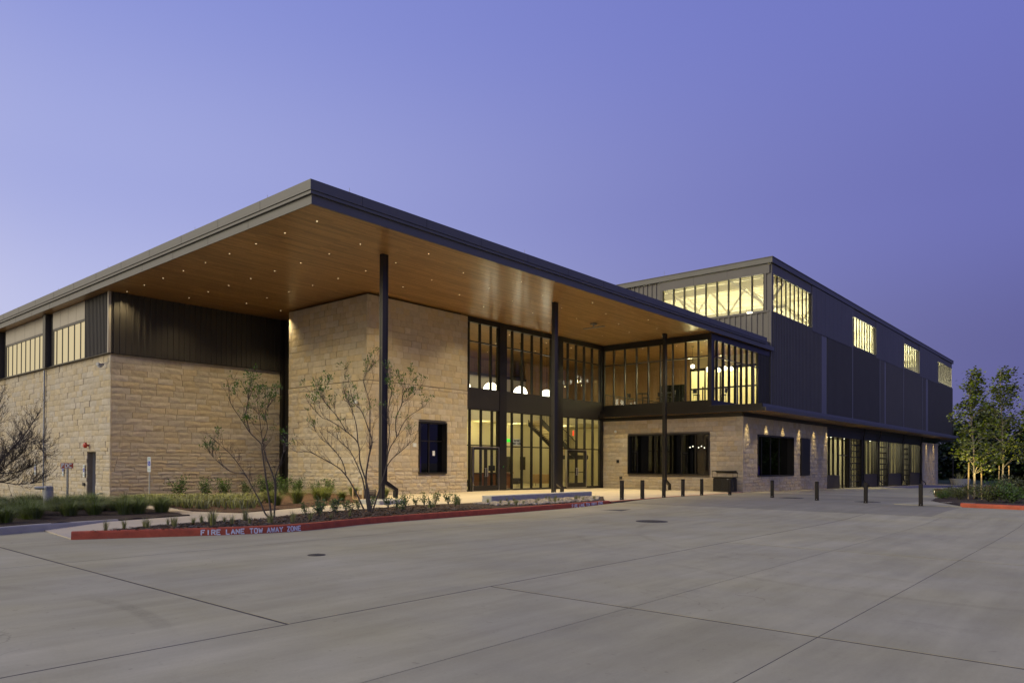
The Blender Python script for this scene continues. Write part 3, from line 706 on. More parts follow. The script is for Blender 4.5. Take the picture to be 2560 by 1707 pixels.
# ribbed upper walls, clerestory, panels
corrugate('ribbed_wall', 'x', YL-.12, YW1-.1, 7.10, 10.19, XL+.06, .30, .055, M['wingrib'], wing)
corrugate('ribbed_wall', 'y', -42.19, XL+.06, 7.10, 10.19, YL-.10, .19, .045, M['wingrib'], wing)
mk('corner_trim', MB().box(XL+.0, XL+.125, YL-.185, YL-.06, 7.10, 10.19), M['wingp'], wing)
mk('drip_flashing', MB().box(-70, XL+.14, YL-.19, YL+.02, 7.082, 7.10).box(XL-.02, XL+.14, YL-.19, YW1-.05, 7.0815, 7.0995), M['dark'], wing)
mk('upper_wall', MB().box(XL-.2, XL+.03, YL, YW1, 7.11, 10.18).box(-42.15, XL-.21, YL-.04, YL+.1, 7.11, 10.18), M['dark2'], wing)
def clerestory(x1, x0, mulls):
    mk('panel_band', MB().box(x0, x1, YL-.11, YL+.05, 9.24, 10.18), M['wingp'], wing)
    fr = mk('clerestory_window', MB().box(x0, x1, YL-.10, YL+.03, 9.12, 9.235).box(x0, x1, YL-.10, YL+.03, 7.105, 7.17), M['dark'], wing)
    us = [x1]+mulls+[x0]
    for u in mulls: mk('mullion', MB().box(u-.035, u+.035, YL-.06, YL+.03, 7.17, 9.12), M['dark'], fr)
    for a, c in zip(us, us[1:]): mk('pane', MB().poly([(a, YL-.02, 7.17), (c, YL-.02, 7.17), (c, YL-.02, 9.12), (a, YL-.02, 9.12)]), M['clere'], fr)
    for s in range(3): 
        xs_ = x0+(x1-x0)*(s+1)/4; mk('panel_joint', MB().box(xs_-.006, xs_+.006, YL-.114, YL-.109, 9.24, 10.18), M['dark2'], wing)
clerestory(-42.2, -47.1, [-42.95, -43.87, -44.8, -45.73, -46.64])
clerestory(-48.3, -56.1, [-48.75, -49.6, -50.48, -51.36, -52.23, -53.09, -53.99, -54.87, -55.74])
clerestory(-57.4, -65.0, [-58.3, -59.2, -60.1, -61, -61.9, -62.8, -63.7])
for xp in (-47.72, -56.75): mk('dark_bay_post', MB().box(xp-.58, xp+.60, YL-.02, YL+.1, 7.11, 10.18), M['dark2'], wing); mk('bay_post', MB().box(xp-.50, xp-.05, YL-.30, YL-.03, 7.11, 10.18), M['wingrib'], wing)
mk('roof_box', MB().box(-75, XL-.3, YL+.3, 28, 10.0, 10.15), M['dark2'], wing)
mk('inner_light_well', MB().box(-75, -39.4, YL+.35, YL+.4, 6.9, 10.0), M['wallc'], wing)
mk('downpipe', MB().tube([(-48.55, YL-.10, 7.0), (-48.55, YL-.10, -.85)], .05, 8), M['galv'], wing)
# dark recess with narrow lit glazing between wing and block
rec = MB(); rec.box(XL-.04, XBL+.03, YW1+.1, YW1+.3, -.6, 10.19); mk('recess_wall', rec, M['dark2'], wing)
mk('recess_trim', MB().box(XL-.02, XL+.30, YW1-.09, YW1+.09, -.6, 10.19), M['dark'], wing)
fr = mk('slot_window', MB().box(-37.4, -37.3, YW1+.0, YW1+.095, -.3, 3.9).box(-36.15, -36.08, YW1+.0, YW1+.095, -.3, 3.9), M['dark'], wing)
mk('pane', MB().poly([(-37.3, YW1+.05, -.3), (-36.15, YW1+.05, -.3), (-36.15, YW1+.05, 3.9), (-37.3, YW1+.05, 3.9)]), emis('slot_glow', (1, .68, .22), .22), fr)

# ================================================================== roof canopy
roof = thing('canopy_roof', 'huge flat canopy roof with wood soffit and grey metal fascia', 'roof', (-40, 34, ZS))
X0r, X1r, Y0r, Y1r = -75, -20.55, 13.75, 54.30
mk('soffit', MB().box(X0r, X1r-.04, Y0r+.04, Y1r, ZS, ZS+.10), M['soffit'], roof)
fs = MB(); fs.box(X1r-.04, X1r+.02, Y0r, Y1r+.12, ZS-.012, ZS+.30); fs.box(X0r, X1r-.041, Y0r, Y0r+.04, ZS-.012, ZS+.30)
mk('lower_fascia', fs, M['fascia'], roof)
uf = MB(); uf.box(X1r-.30, X1r+.13, Y0r-.11, Y1r-1.6, ZS+.42, ZS+.76); uf.box(X0r, X1r-.301, Y0r-.11, Y0r+.3, ZS+.42, ZS+.76)
mk('upper_fascia', uf, M['fascia'], roof)
uf2 = MB(); uf2.box(X1r-.30, X1r+.10, Y0r-.08, Y1r-1.6, ZS+.305, ZS+.405); uf2.box(X0r, X1r-.301, Y0r-.08, Y0r+.3, ZS+.305, ZS+.405)
mk('drip_edge', uf2, M['fascia'], roof)
mk('reveal', MB().box(X1r-.3, X1r+.075, Y0r-.06, Y1r-1.6, ZS+.404, ZS+.421).box(X0r, X1r-.301, Y0r-.06, Y0r+.3, ZS+.404, ZS+.421), M['black'], roof)
mk('roof_deck', MB().box(X0r, X1r-.31, Y0r+.31, Y1r, ZS+.12, ZS+.70), M['fascia'], roof)
yj = Y0r+2
while yj < Y1r-2: mk('fascia_joint', MB().box(X1r+.128, X1r+.134, yj-.006, yj+.006, ZS+.42, ZS+.76), M['black'], roof); yj += 3.05
xj = X1r-3
while xj > -62: mk('fascia_joint', MB().box(xj-.006, xj+.006, Y0r-.114, Y0r-.108, ZS+.42, ZS+.76), M['black'], roof); mk('fascia_joint', MB().box(xj-1-.006, xj-1+.006, Y0r-.004, Y0r+.002, ZS, ZS+.3), M['black'], roof); xj -= 3.05
for p in ((-20.7, 15.4), (-23.5, 13.9), (-20.7, 25), (-20.7, 37), (-29, 13.9), (-38, 13.9), (-45, 13.9), (-20.7, 49.5)): mk('lightning_rod', MB().tube([(p[0], p[1], ZS+.7), (p[0], p[1], ZS+1.03)], .008, 5), M['galv'], roof)
# recessed downlights
rows = [(14.9, -21.9, 8, 0), (17.57, -22.9, 7, 0), (20.18, -21.8, 7, 0), (23.2, -22.78, 2, 0), (26.1, -21.8, 2, 0), (28.95, -22.75, 2, 0), (31.95, -21.75, 2, 0), (34.85, -22.8, 2, 0), (37.9, -21.82, 2, 0), (40.7, -22.8, 2, 0), (43.4, -21.85, 2, 0)]
dl_mesh = MB().lathe([(.024, 0), (.024, -.004)], (0,0,0), 10).mesh('lens'); dl_mesh.materials.append(M['lampdisc'])
ring_mesh = MB().lathe([(.05, 0), (.05, -.006), (.026, -.006), (.026, 0)], (0,0,0), 12).mesh('trim_ring'); ring_mesh.materials.append(M['dark'])
DL = [(x0-2.05*k, y) for (y, x0, n, _) in rows for k in range(n+1)]+[(-36.4, 22.4)]
for (x, y) in DL:
    o = bpy.data.objects.new('downlight', ring_mesh); COL.objects.link(o); o.location = (x, y, ZS-.001); o.parent = roof; o.matrix_parent_inverse = wm(roof).inverted()
    e = bpy.data.objects.new('lens', dl_mesh); COL.objects.link(e); e.parent = o; e.location = (0, 0, -.001)
    lamp('downlight_beam', 'SPOT', (x, y, ZS-.03), 640 if y > 22 else 340, WARM, roof, .04, 108, 1.0, (0, 0, -1))
# gas heater plate under the soffit
mk('heater', MB().box(-25.6, -24.1, 36.60, 36.78, 9.90, 9.94).tube([(-24.9, 36.7, 9.94), (-24.9, 36.7, 10.2)], .05, 6).box(-25.05, -24.75, 36.55, 36.85, 10.10, 10.195), M['galv'], roof)

# columns --------------------------------------------------------------------
def column(x, y, z0, label):
    t = thing('canopy_column', label, 'column', (x, y, z0), 0, 'black steel columns under the canopy edge')
    b = MB(); h = ZS-z0
    prof = [(-.10,-.10),(-.018,-.10),(-.018,-.075),(.018,-.075),(.018,-.10),(.10,-.10),(.10,.08),(-.10,.08)]
    b.prism([(x+p[0], y+p[1]) for p in prof], z0, ZS-.002, 'XY'); mk('shaft', b, M['column'], t)
    mk('base_plate', MB().box(x-.2, x+.2, y-.2, y+.2, z0, z0+.025), M['column'], t)
    d = MB(); w = .075; yd = y+.215
    pts = [(x+.0, yd, ZS-.01), (x+.0, yd, z0+.62), (x+.10, yd+.55, z0+.30), (x+.10, yd+.56, z0+.02)]
    d.box(x-.08, x+.08, y+.083, y+.215, z0+.60, ZS-.003)
    P = [(y+.083, z0+.62), (y+.215, z0+.74), (y+.80, z0+.40), (y+.80, z0+.02), (y+.66, z0+.02), (y+.66, z0+.32), (y+.083, z0+.60)]
    d.prism(P, x-.079, x+.079, 'YZ')
    mk('downspout', d, M['dark'], t); return t
column(-23.3, 19.04, .17, 'tall black column nearest the camera behind the bare multi-stemmed tree')
column(-23.27, 30.62, 0, 'middle tall black column in front of the entrance glass wall')
column(-23.3, 42.6, -.1, 'far tall black column in front of the low stone wall window')
pier = mk('column_footing', MB().bbox(-23.6, -22.3, 18.1, 19.5, -.2, .168, .02), M['conc2']); tag(pier, 'pale concrete footing block under the nearest black column', 'footing')

# ================================================================== glazed lobby
lob = thing('glazed_lobby', 'two storey glass entrance lobby with black mullions and lit interior', 'building', (-34, 37, 0))
pill = [(32.9, 33.55), (38.2, 39.35)]
for a, c in pill: mk('pillar', MB().box(XG-.12, XG+.16, a, c, -.1, 10.19), M['dark'], lob)
mk('end_post', MB().box(XG-.12, XG+.14, 44.02, 44.30, -.1, 10.19), M['dark'], lob)
mk('jamb', MB().box(XG-.12, XG+.09, 29.93, 30.0, -.1, 10.19), M['dark'], lob)
bays = [(30.0, 32.9, [30.3, 31.27, 32.24]), (33.55, 38.2, [34.22, 35.2, 36.17, 37.15]), (39.35, 44.02, [40.08, 41.05, 42.02, 43.0])]
for (a, c, ms) in bays:
    mk('head_beam', MB().box(XG-.12, XG+.13, a, c, 9.88, 10.19), M['dark'], lob)
    sp = mk('spandrel', MB().box(XG-.14, XG+.13, a, c, 4.82, 6.03), M['dark2'], lob)
    mk('sill', MB().box(XG-.10, XG+.12, a, c, -.08, .07), M['dark'], lob)
    up_ = mk('upper_glazing', MB().box(XG-.08, XG+.05, a, c, 6.03, 6.07), M['dark'], lob)
    lights_in(up_, [a+.035]+ms+[c-.035], [8.78], 6.07, 9.88, 'x', XG)
    lo_ = mk('lower_glazing', MB().box(XG-.08, XG+.05, a, c, 4.78, 4.82), M['dark'], lob)
    if a < 31: lights_in(lo_, [a+.035, 30.43, 31.39, 32.37, c-.035], [2.70], .07, 4.78, 'x', XG, skip={(30.43, 0), (31.39, 0)})
    elif a < 39: lights_in(lo_, [a+.035]+ms+[c-.035], [2.68], .07, 4.78, 'x', XG)
    else: lights_in(lo_, [a+.035, 40.16, 41.14, 42.11, 43.11, c-.035], [2.66], .07, 4.78, 'x', XG, skip={(40.16, 0), (41.14, 0)})
def door_pair(y0, y1, z1):
    d = mk('door_frame', MB().box(XG-.02, XG+.15, y0, y0+.04, 0, z1).box(XG-.02, XG+.15, y1-.04, y1, 0, z1).box(XG-.02, XG+.15, y0+.04, y1-.04, z1-.04, z1).box(XG-.02, XG+.15, y0+.04, y1-.04, -.02, .012), M['chrome'], lob)
    ym = (y0+y1)/2
    for s, (a, c) in enumerate(((y0+.045, ym-.004), (ym+.004, y1-.045))):
        lf = MB(); X = XG+.06; t = .045
        for q in ((a, a+.13, .02, z1-.05), (c-.13, c, .02, z1-.05), (a+.13, c-.13, .02, .32), (a+.13, c-.13, z1-.18, z1-.05)): lf.box(X, X+t, q[0], q[1], q[2], q[3])
        leaf = mk('door', lf, M['dark'], lob)
        mk('pane', MB().poly([(X+.02, a+.13, .32), (X+.02, c-.13, .32), (X+.02, c-.13, z1-.18), (X+.02, a+.13, z1-.18)]), M['glass'], leaf)
        mk('push_bar', MB().box(X-.05, X-.01, a+.13, c-.13, 1.02, 1.07), M['dark'], leaf)
        yh = (c-.08) if s == 0 else (a+.08)
        mk('handle', MB().tube([(X+.05, yh, 1.35), (X+.12, yh, 1.35), (X+.12, yh, .86), (X+.05, yh, .86)], .022, 8), M['chrome'], leaf)
door_pair(30.56, 32.92-.02, 2.62); door_pair(39.82, 42.18, 2.60)
mk('closer_box', MB().box(XG+.12, XG+.2, 33.1, 33.2, 1.3, 1.5), M['black'], lob)
mk('status_lamp', MB().box(XG+.161, XG+.165, 33.22, 33.26, 1.42, 1.46), M['exitg'], lob)
# interior shell
sh = MB(); Xb = -39.0
mk('floor', MB().box(Xb, XG-.15, 29.95, 54.2, -.12, -.01), M['floor'], lob)
mk('back_wall', MB().box(Xb-.1, Xb, 29.95, 54.2, -.1, 5.2), M['wallc'], lob)
mk('upper_back_wall', MB().box(Xb-.1, Xb, 29.95, 47.3, 5.2, 8.55), M['wallg'], lob)
mk('wall_cap', MB().box(Xb-.1, Xb+.1, 29.95, 47.3, 8.55, 8.75), M['dark2'], lob)
mk('upper_wood_wall', MB().box(Xb-.1, Xb, 47.3, 54.2, 5.2, 10.18).box(Xb-1.6, Xb-1.5, 29.95, 47.3, 8.3, 10.18), M['woodw'], lob)
mk('side_wall', MB().box(Xb, XB-.4, 29.92, 29.95, -.1, 10.15), M['wallc'], lob)
mk('end_wall', MB().box(Xb, XG-.2, 54.2, 54.28, -.1, 4.8), M['wallc'], lob)
mk('end_wood_wall', MB().box(Xb, -28.6, 54.2, 54.28, 4.8, 10.18), M['woodw'], lob)
mk('gallery_floor', MB().box(Xb, XG-.16, 47.6, 54.19, 4.85, 5.75).box(Xb, -36.6, 29.96, 47.59, 4.85, 5.75), M['wallc'], lob)
mk('doorway', MB().box(Xb+.01, Xb+.03, 44.6, 45.6, 0, 2.2), M['dark2'], lob); mk('notice_board', MB().box(Xb+.01, Xb+.03, 46.6, 47.3, 1.1, 2.2), M['dark2'], lob)
st = MB(); sA_, sB_ = (44.0, 5.05), (48.4, 2.45)
P = [(sA_[0], sA_[1]), (sA_[0], sA_[1]-.45), (sB_[0], sB_[1]-.45), (sB_[0], sB_[1])]
stair = mk('stair', MB().prism(P, -36.0, -35.94, 'YZ').prism(P, -34.6, -34.54, 'YZ'), M['dark2'], lob)
for k in range(22):
    t = (k+.5)/22; y = sA_[0]+(sB_[0]-sA_[0])*t; z = sA_[1]+(sB_[1]-sA_[1])*t
    mk('tread', MB().box(-35.93, -34.61, y-.15, y+.15, z-.10, z-.05), M['lightwood'], stair)
    mk('baluster', MB().box(-34.58, -34.56, y-.01, y+.01, z, z+.95), M['dark2'], stair)
mk('landing', MB().box(-36.0, -34.54, 48.4, 50.2, 2.0, 2.35), M['dark2'], stair)
mk('handrail', MB().prism([(sA_[0], sA_[1]+.95), (sA_[0], sA_[1]+1.0), (sB_[0], sB_[1]+1.0), (sB_[0], sB_[1]+.95)], -34.6, -34.54, 'YZ'), M['dark2'], stair)
rail = mk('gallery_railing', MB().box(-29.75, -29.70, 44.5, 54.0, 6.72, 6.78), M['dark2'], lob)
for k in range(48): mk('baluster', MB().box(-29.735, -29.715, 44.5+k*.2-.01, 44.5+k*.2+.01, 5.76, 6.72), M['dark2'], rail)
rail = mk('gallery_railing', MB().box(-36.62, -36.57, 31, 47.4, 6.72, 6.78), M['dark2'], lob)
for k in range(55): mk('baluster', MB().box(-36.605, -36.585, 31+k*.3-.01, 31+k*.3+.01, 5.76, 6.72), M['dark2'], rail)
mk('exit_sign', MB().box(-38.98, -38.96, 44.9, 45.3, 3.4, 3.65), M['exitg'], lob)
mk('exit_sign', MB().box(Xb+.01, Xb+.03, 44.6, 45.0, 7.0, 7.25), M['exitg'], lob)
mk('alarm_strobe', MB().box(-29.75, -29.7, 41.3, 41.38, 3.6, 3.95), M['redled'], lob)
# pale banner taped inside the glass
bn = mk('paper_banner', MB().box(XG-.13, XG-.125, 34.28, 35.28, 2.78, 3.18), M['signwhite'], lob)
def plate_text(body, y0, y1, zb, h, X, mat, parent, face='x'):
    return stroke_text(body, (X, y0, 0), (X, y1, 0), h, zb, mat, 'lettering', parent, .0, 0)
plate_text('MY SOUTHWEST', 34.32, 35.26, 3.02, .11, XG-.122, M['black'], bn); plate_text('SUBWAY BLDG', 34.32, 35.26, 2.84, .11, XG-.122, M['black'], bn)
wr = MB(); wr.tube([(XG-.14, 40.02+.24*math.cos(a), 3.02+.24*math.sin(a)) for a in [2*math.pi*k/24 for k in range(25)]], .022, 6, False); wr.tube([(XG-.14, 40.05, 3.0), (XG-.14, 40.05, 3.75)], .012, 5)
mk('hoop_ornament', wr, M['dark'], lob)
# interior lamps of the lobby: ceiling downlights and big globe pendants
for (x, y) in ((-31.5,32.5),(-31.5,36.5),(-31.5,40.5),(-31.5,43.5),(-34.5,34),(-34.5,38.5),(-34.5,43),(-32,48),(-35,51),(-37.6,35),(-37.6,41)):
    o = bpy.data.objects.new('ceiling_light', dl_mesh); COL.objects.link(o); o.location = (x, y, ZS-.002); o.scale = (1.6,1.6,1); o.parent = lob; o.matrix_parent_inverse = wm(lob).inverted()
    lamp('ceiling_light_beam', 'SPOT', (x, y, ZS-.05), 150, YEL, lob, .06, 150, .6, (0,0,-1))
for (x, y, z) in ((-37.7,32.5,4.6),(-37.7,36.5,4.6),(-37.7,40.5,4.6),(-37.7,44.5,4.6),(-32,49.5,4.6),(-32,52.5,4.6),(-37,50,4.6)):
    o = bpy.data.objects.new('ceiling_light', dl_mesh); COL.objects.link(o); o.location = (x, y, 4.848); o.scale = (1.6,1.6,1); o.parent = lob; o.matrix_parent_inverse = wm(lob).inverted()
    lamp('ceiling_light_beam', 'POINT', (x, y, z-.1), 85, YEL, lob, .10)
gl = MB().sphere((0,0,0), .50, 24, 12).mesh('globe'); gl.materials.append(M['globe']); gl.shade_smooth()
for i, (y, z) in enumerate(((33.6,6.62),(36.3,6.62),(39.45,6.62),(42.5,6.62))):
    t = thing('globe_pendant', 'large glowing white globe lamp, %s from the stone block inside the lobby' % ORD[i], 'lamp', (-33.0, y, z), 0, 'globe lamps hanging in the lobby')
    mk('globe', gl, None, t, (0,0,0)); mk('cord', MB().tube([(0,0,.5),(0,0,ZS-z)], .012, 5), M['dark'], t, (0,0,0)); mk('ceiling_rose', MB().lathe([(.09,ZS-z-.03),(.09,ZS-z-.001)], (0,0,0), 10), M['dark'], t, (0,0,0))
    lamp('globe_glow', 'POINT', (-33.0, y, z-.75), 45, (1,.88,.58), t, .3)
# ================================================================== cafe wing: low stone storey, lower awning, glazed upper room
cafe = thing('cafe_wing', 'low stone wing under a glazed upper room at the right of the entrance', 'building', (-24, 50, 0))
wX0, wX1, wz0, wz1 = -27.07, -20.93, .92, 3.68
rY0, rY1 = 46.63, 53.27; nY0, nY1 = 54.65, 56.54; YSE = 60.85
core = MB()
core.box(XG-.1, wX0, YK+.05, YK+.28, -.7, 4.68); core.box(wX1, XS-.3, YK+.05, YK+.28, -.7, 4.68); core.box(wX0, wX1, YK+.05, YK+.28, -.7, wz0); core.box(wX0, wX1, YK+.05, YK+.28, wz1, 4.68)
core.box(XS-.28, XS-.05, YK+.05, rY0, -.9, 4.68); core.box(XS-.28, XS-.05, rY1, YSE-.03, -.9, 4.68); core.box(XS-.28, XS-.05, rY0, rY1, -.9, .83); core.box(XS-.28, XS-.05, rY0, rY1, 3.6, 4.68)
wbk = mk('wall', core, M['mortar'], cafe)
wpier = mk('end_pier_wall', MB().box(XS-8, XS-.05, 95.6, 104.3, -1.2, 4.3), M['mortar'], cafe)
BC = [(1.0, [.21, .20]), (99, [.325, .33, .32])]
s1 = masonry('y', XG+.05, XS+.03, -.45, 4.69, YK, BC, 21, True, [(wX0, wX1, wz0, wz1)], .42, .85)
s2 = masonry('x', YK-.03, YSE, -.6, 4.69, XS, BC, 22, True, [(rY0, rY1, .83, 3.6), (nY0, nY1, .83, 3.58)], .42, .85)
s3 = masonry('x', 95.6, 104.4, -.95, 4.3, XS, BC, 23, True, [], .5, .9)
lay([(wbk, s1), (wbk, s2), (wpier, s3)], 300)
deep_window(cafe, 'y', YK, wX0, wX1, wz0, wz1, [-25.0, -23.0, -22.0], M['glassd'], .10, .16)
deep_window(cafe, 'x', XS, rY0, rY1, .83, 3.6, [48.3, 49.9, 51.5], M['glassd'], .06, .42)
mk('louvre_window', MB().box(XS-.3, XS+.10, nY0, nY1, .83, 3.58), M['dark'], cafe)
# dark ground floor room
rm = MB(); rm.box(XG, XS-.4, 60.7, 60.8, -.5, 4.6); rm.box(XG, XG+.1, YK+.4, 60.7, -.5, 4.6); rm.box(XG+.1, XS-.4, YK+.4, 60.7, -.5, -.3); rm.box(XG+.1, XS-.4, YK+.4, 60.7, 4.5, 4.6)
mk('inner_room', rm, M['dark2'], cafe)
for (x0, x1, z0, z1) in ((-33.6+6.4,-26.6,1.9,3.0),(-25.0,-24.5,1.7,3.0)): mk('far_window_glow', MB().box(x0, x1, 60.55, 60.6, z0, z1), M['teal'], cafe)  # glowing panels on the room wall instead of openings to the sky
mk('lit_display', MB().box(-22.6, -22.55, 55.6, 56.6, .8, 1.5), M['violet'], cafe)
for k in range(6): mk('pendant_bulb', MB().sphere((-26.2+.24*k, 52, 2.95+.08*math.sin(k*2)), .045, 8, 6), M['globe'], cafe)
mk('dark_band', MB().box(XG+.1, XS-.06, YK-.02, YK+.3, 4.70, 4.955).box(XS-.3, XS-.03, YK+.31, 106, 4.70, 4.955), M['dark'], cafe)  # dark band between stone top and awning soffit
# small fittings on the walls
def fitting(name, label, cat, b, mat): return tag(mk(name, b, mat), label, cat)
fitting('dome_camera', 'small white dome camera high on the low stone wall', 'camera', MB().lathe([(.09,0),(.09,.05),(.06,.09)], (0,0,0), 12), M['signwhite']).matrix_world = Matrix.Translation((-28.1, YK-.03, 3.95)) @ Matrix.Rotation(R(90), 4, 'X')
fitting('door_opener_plate', 'small black square plate on stone wall left of long window', 'plate', MB().bbox(-28.0, -27.8, YK-.09, YK-.02, 1.70, 1.92, .01), M['black'])
fitting('outlet_box', 'small bronze outlet box low on stone wall behind the bollards', 'outlet', MB().bbox(-27.75, -27.55, YK-.09, YK-.02, .55, .74, .01), M['cast'])
# upper glazed room
box = MB(); zb, zt = 5.80, 9.78
mk('upper_plinth', MB().box(XG+.15, XBOX+.08, YK-.10, YK+.25, 5.45, zb).box(XBOX-.25, XBOX+.08, YK+.26, YH-.1, 5.45, zb), M['dark'], cafe)
mk('upper_head', MB().box(XG+.15, XBOX+.06, YK-.08, YK+.2, zt, 10.19).box(XBOX-.2, XBOX+.06, YK+.21, YH-.05, zt, 10.19), M['dark'], cafe)
uf_ = mk('front_glazing', MB().box(XG+.16, XBOX-.1, YK-.05, YK+.1, zb, zb+.04), M['dark'], cafe)
lights_in(uf_, [-29.1, -28.29, -27.37, -26.42, -25.48, -24.54, -23.6, -22.66, -21.74, -21.02], [8.71], zb+.04, zt, 'y', YK)
mk('corner_post', MB().box(XBOX-.14, XBOX+.07, YK-.09, YK+.20, zb, zt), M['column'], cafe)
ur_ = mk('side_glazing', MB().box(XBOX-.1, XBOX+.05, YK+.3, 52.2, zb, zb+.04), M['dark'], cafe)
lights_in(ur_, [44.62, 45.11, 46.09, 47.06, 48.06, 49.05, 50.02, 51.02, 51.98], [8.70], zb+.04, zt, 'x', XBOX)
corrugate('ribbed_infill', 'x', 52.05, YH-.04, 5.45, 10.19, XBOX-.02, .3, .05, M['dark2'], cafe)
mk('upper_floor', MB().box(XG-.1, XBOX-.26, YK+.26, YH-.2, 5.45, 5.78), M['floor'], cafe)
# back wall of the upper room with glazed screen into the hall
mk('wood_back_wall', MB().box(-28.6, -27.55, 54.1, 54.18, 5.78, 10.18).box(-27.549, -27.3, 54.1, 54.18, 5.78, 10.18), M['woodw'], cafe)
mk('wall_screen', MB().box(-29.9, -27.75, 53.98, 54.06, 6.75, 8.15), M['screen'], cafe)
scr = mk('hall_screen', MB().box(-27.3, -20.9, 54.12, 54.2, 9.15, 9.35).box(-27.3, -20.9, 54.12, 54.2, 7.62, 7.75), M['dark'], cafe)
mk('screen_header', MB().box(-27.3, -20.9, 54.1, 54.18, 9.35, 10.18), M['wallc'], cafe)
for x in (-27.25, -26.0, -24.7, -23.3, -22.0, -20.95): mk('mullion', MB().box(x-.05, x+.05, 54.11, 54.21, 5.78, 9.15), M['dark'], scr)
# cafe lamps
for (x, y) in ((-27.5,47),(-25,47.5),(-22.6,47),(-27.5,51.5),(-25,51.5),(-22.6,51.5)):
    o = bpy.data.objects.new('ceiling_light', dl_mesh); COL.objects.link(o); o.location = (x, y, ZS-.002); o.scale = (1.4,1.4,1); o.parent = cafe; o.matrix_parent_inverse = wm(cafe).inverted()
    lamp('ceiling_light_beam', 'SPOT', (x, y, ZS-.05), 80, YEL, cafe, .06, 140, .6, (0,0,-1))
sg = MB().sphere((0,0,0), .15, 16, 10).mesh('globe'); sg.materials.append(M['globe']); sg.shade_smooth()
def chandelier(x, y, z, offs, label):
    t = thing('globe_chandelier', label, 'lamp', (x, y, z), 0, 'globe lamps hanging in the upper room')
    mk('stem', MB().tube([(0,0,0),(0,0,ZS-z)], .012, 5).lathe([(.11,ZS-z-.03),(.11,ZS-z-.001)], (0,0,0), 12), M['dark'], t, (0,0,0))
    for (a, r, dz) in offs:
        p = (r*math.cos(a), r*math.sin(a), dz); mk('arm', MB().tube([(0,0,0), (p[0], p[1], 0), p], .012, 5), M['dark'], t, (0,0,0)); mk('globe', sg, None, t, p)
    lamp('globe_glow', 'POINT', (x, y, z-.35), 55, YEL, t, .15)
chandelier(-24.3, 48.6, 8.75, [(0,0,.0)], 'single glowing globe lamp in the upper glazed room')
chandelier(-23.6, 50.2, 8.62, [(.4,.42,0),(2.5,.42,0),(4.6,.42,.02)], 'three globe chandelier at the middle of the upper glazed room')
chandelier(-22.3, 49.6, 8.5, [(.2,.45,0),(1.9,.4,.1),(3.4,.42,-.06),(5.0,.4,0)], 'four globe chandelier nearest the corner of the upper glazed room')
# cafe furniture
def cafe_table(x, y, label):
    t = thing('cafe_table', label, 'table', (x, y, 5.78), 0, 'round tables in the upper room')
    mk('table_top', MB().lathe([(.42,1.0),(.42,1.03)], (0,0,0), 18), M['dark2'], t, (0,0,0)); mk('post', MB().tube([(0,0,.02),(0,0,1.0)], .03, 8), M['dark2'], t, (0,0,0)); mk('foot', MB().lathe([(.26,0),(.26,.02)], (0,0,0), 14), M['dark2'], t, (0,0,0))
for i, (x, y) in enumerate(((-27.3,46.6),(-25.6,46.9),(-22.0,46.8))): cafe_table(x, y, 'dark round table, %s from the left in the upper room' % ORD[i])
def chair(x, y, rz, label):
    t = thing('cafe_chair', label, 'chair', (x, y, 5.78), rz, 'chairs in the upper room')
    mk('seat', MB().lathe([(.2,.62),(.23,.64),(.22,.67),(.05,.66)], (0,0,0), 12), M['leather'], t, (0,0,0))
    b = MB(); n = 8
    for k in range(n):
        a0_ = R(-60+120*k/n)+math.pi/2; a1_ = R(-60+120*(k+1)/n)+math.pi/2
        for s_ in (0, .03):
            pass
        b.poly([(.22*math.cos(a0_), .22*math.sin(a0_), .78), (.22*math.cos(a1_), .22*math.sin(a1_), .78), (.25*math.cos(a1_), .25*math.sin(a1_), 1.08-.05*abs(k-3.5)/3.5), (.25*math.cos(a0_), .25*math.sin(a0_), 1.08-.05*abs(k-4)/3.5)])
        b.poly([(.25*math.cos(a0_), .25*math.sin(a0_), .78), (.25*math.cos(a1_), .25*math.sin(a1_), .78), (.28*math.cos(a1_), .28*math.sin(a1_), 1.07), (.28*math.cos(a0_), .28*math.sin(a0_), 1.07)])
    mk('backrest', b, M['leather'], t, (0,0,0))
    for sx_ in (-1, 1):
        for sy_ in (-1, 1): mk('leg', MB().tube([(.14*sx_, .14*sy_, .63), (.2*sx_, .2*sy_, 0)], .012, 5), M['dark2'], t, (0,0,0))
        mk('back_support', MB().tube([(.16*sx_, .15, .64), (.17*sx_, .20, .85)], .012, 5), M['dark2'], t, (0,0,0))
for i, (x, y, rz) in enumerate(((-28.1,46.3,1.6),(-26.7,46.0,-1.0),(-26.3,47.3,-2.0),(-24.8,46.4,-1.4),(-22.9,46.4,1.4),(-21.4,47.4,-1.3))): chair(x, y, rz, 'dark tub backed chair, %s from the left in the upper room' % ORD[i])

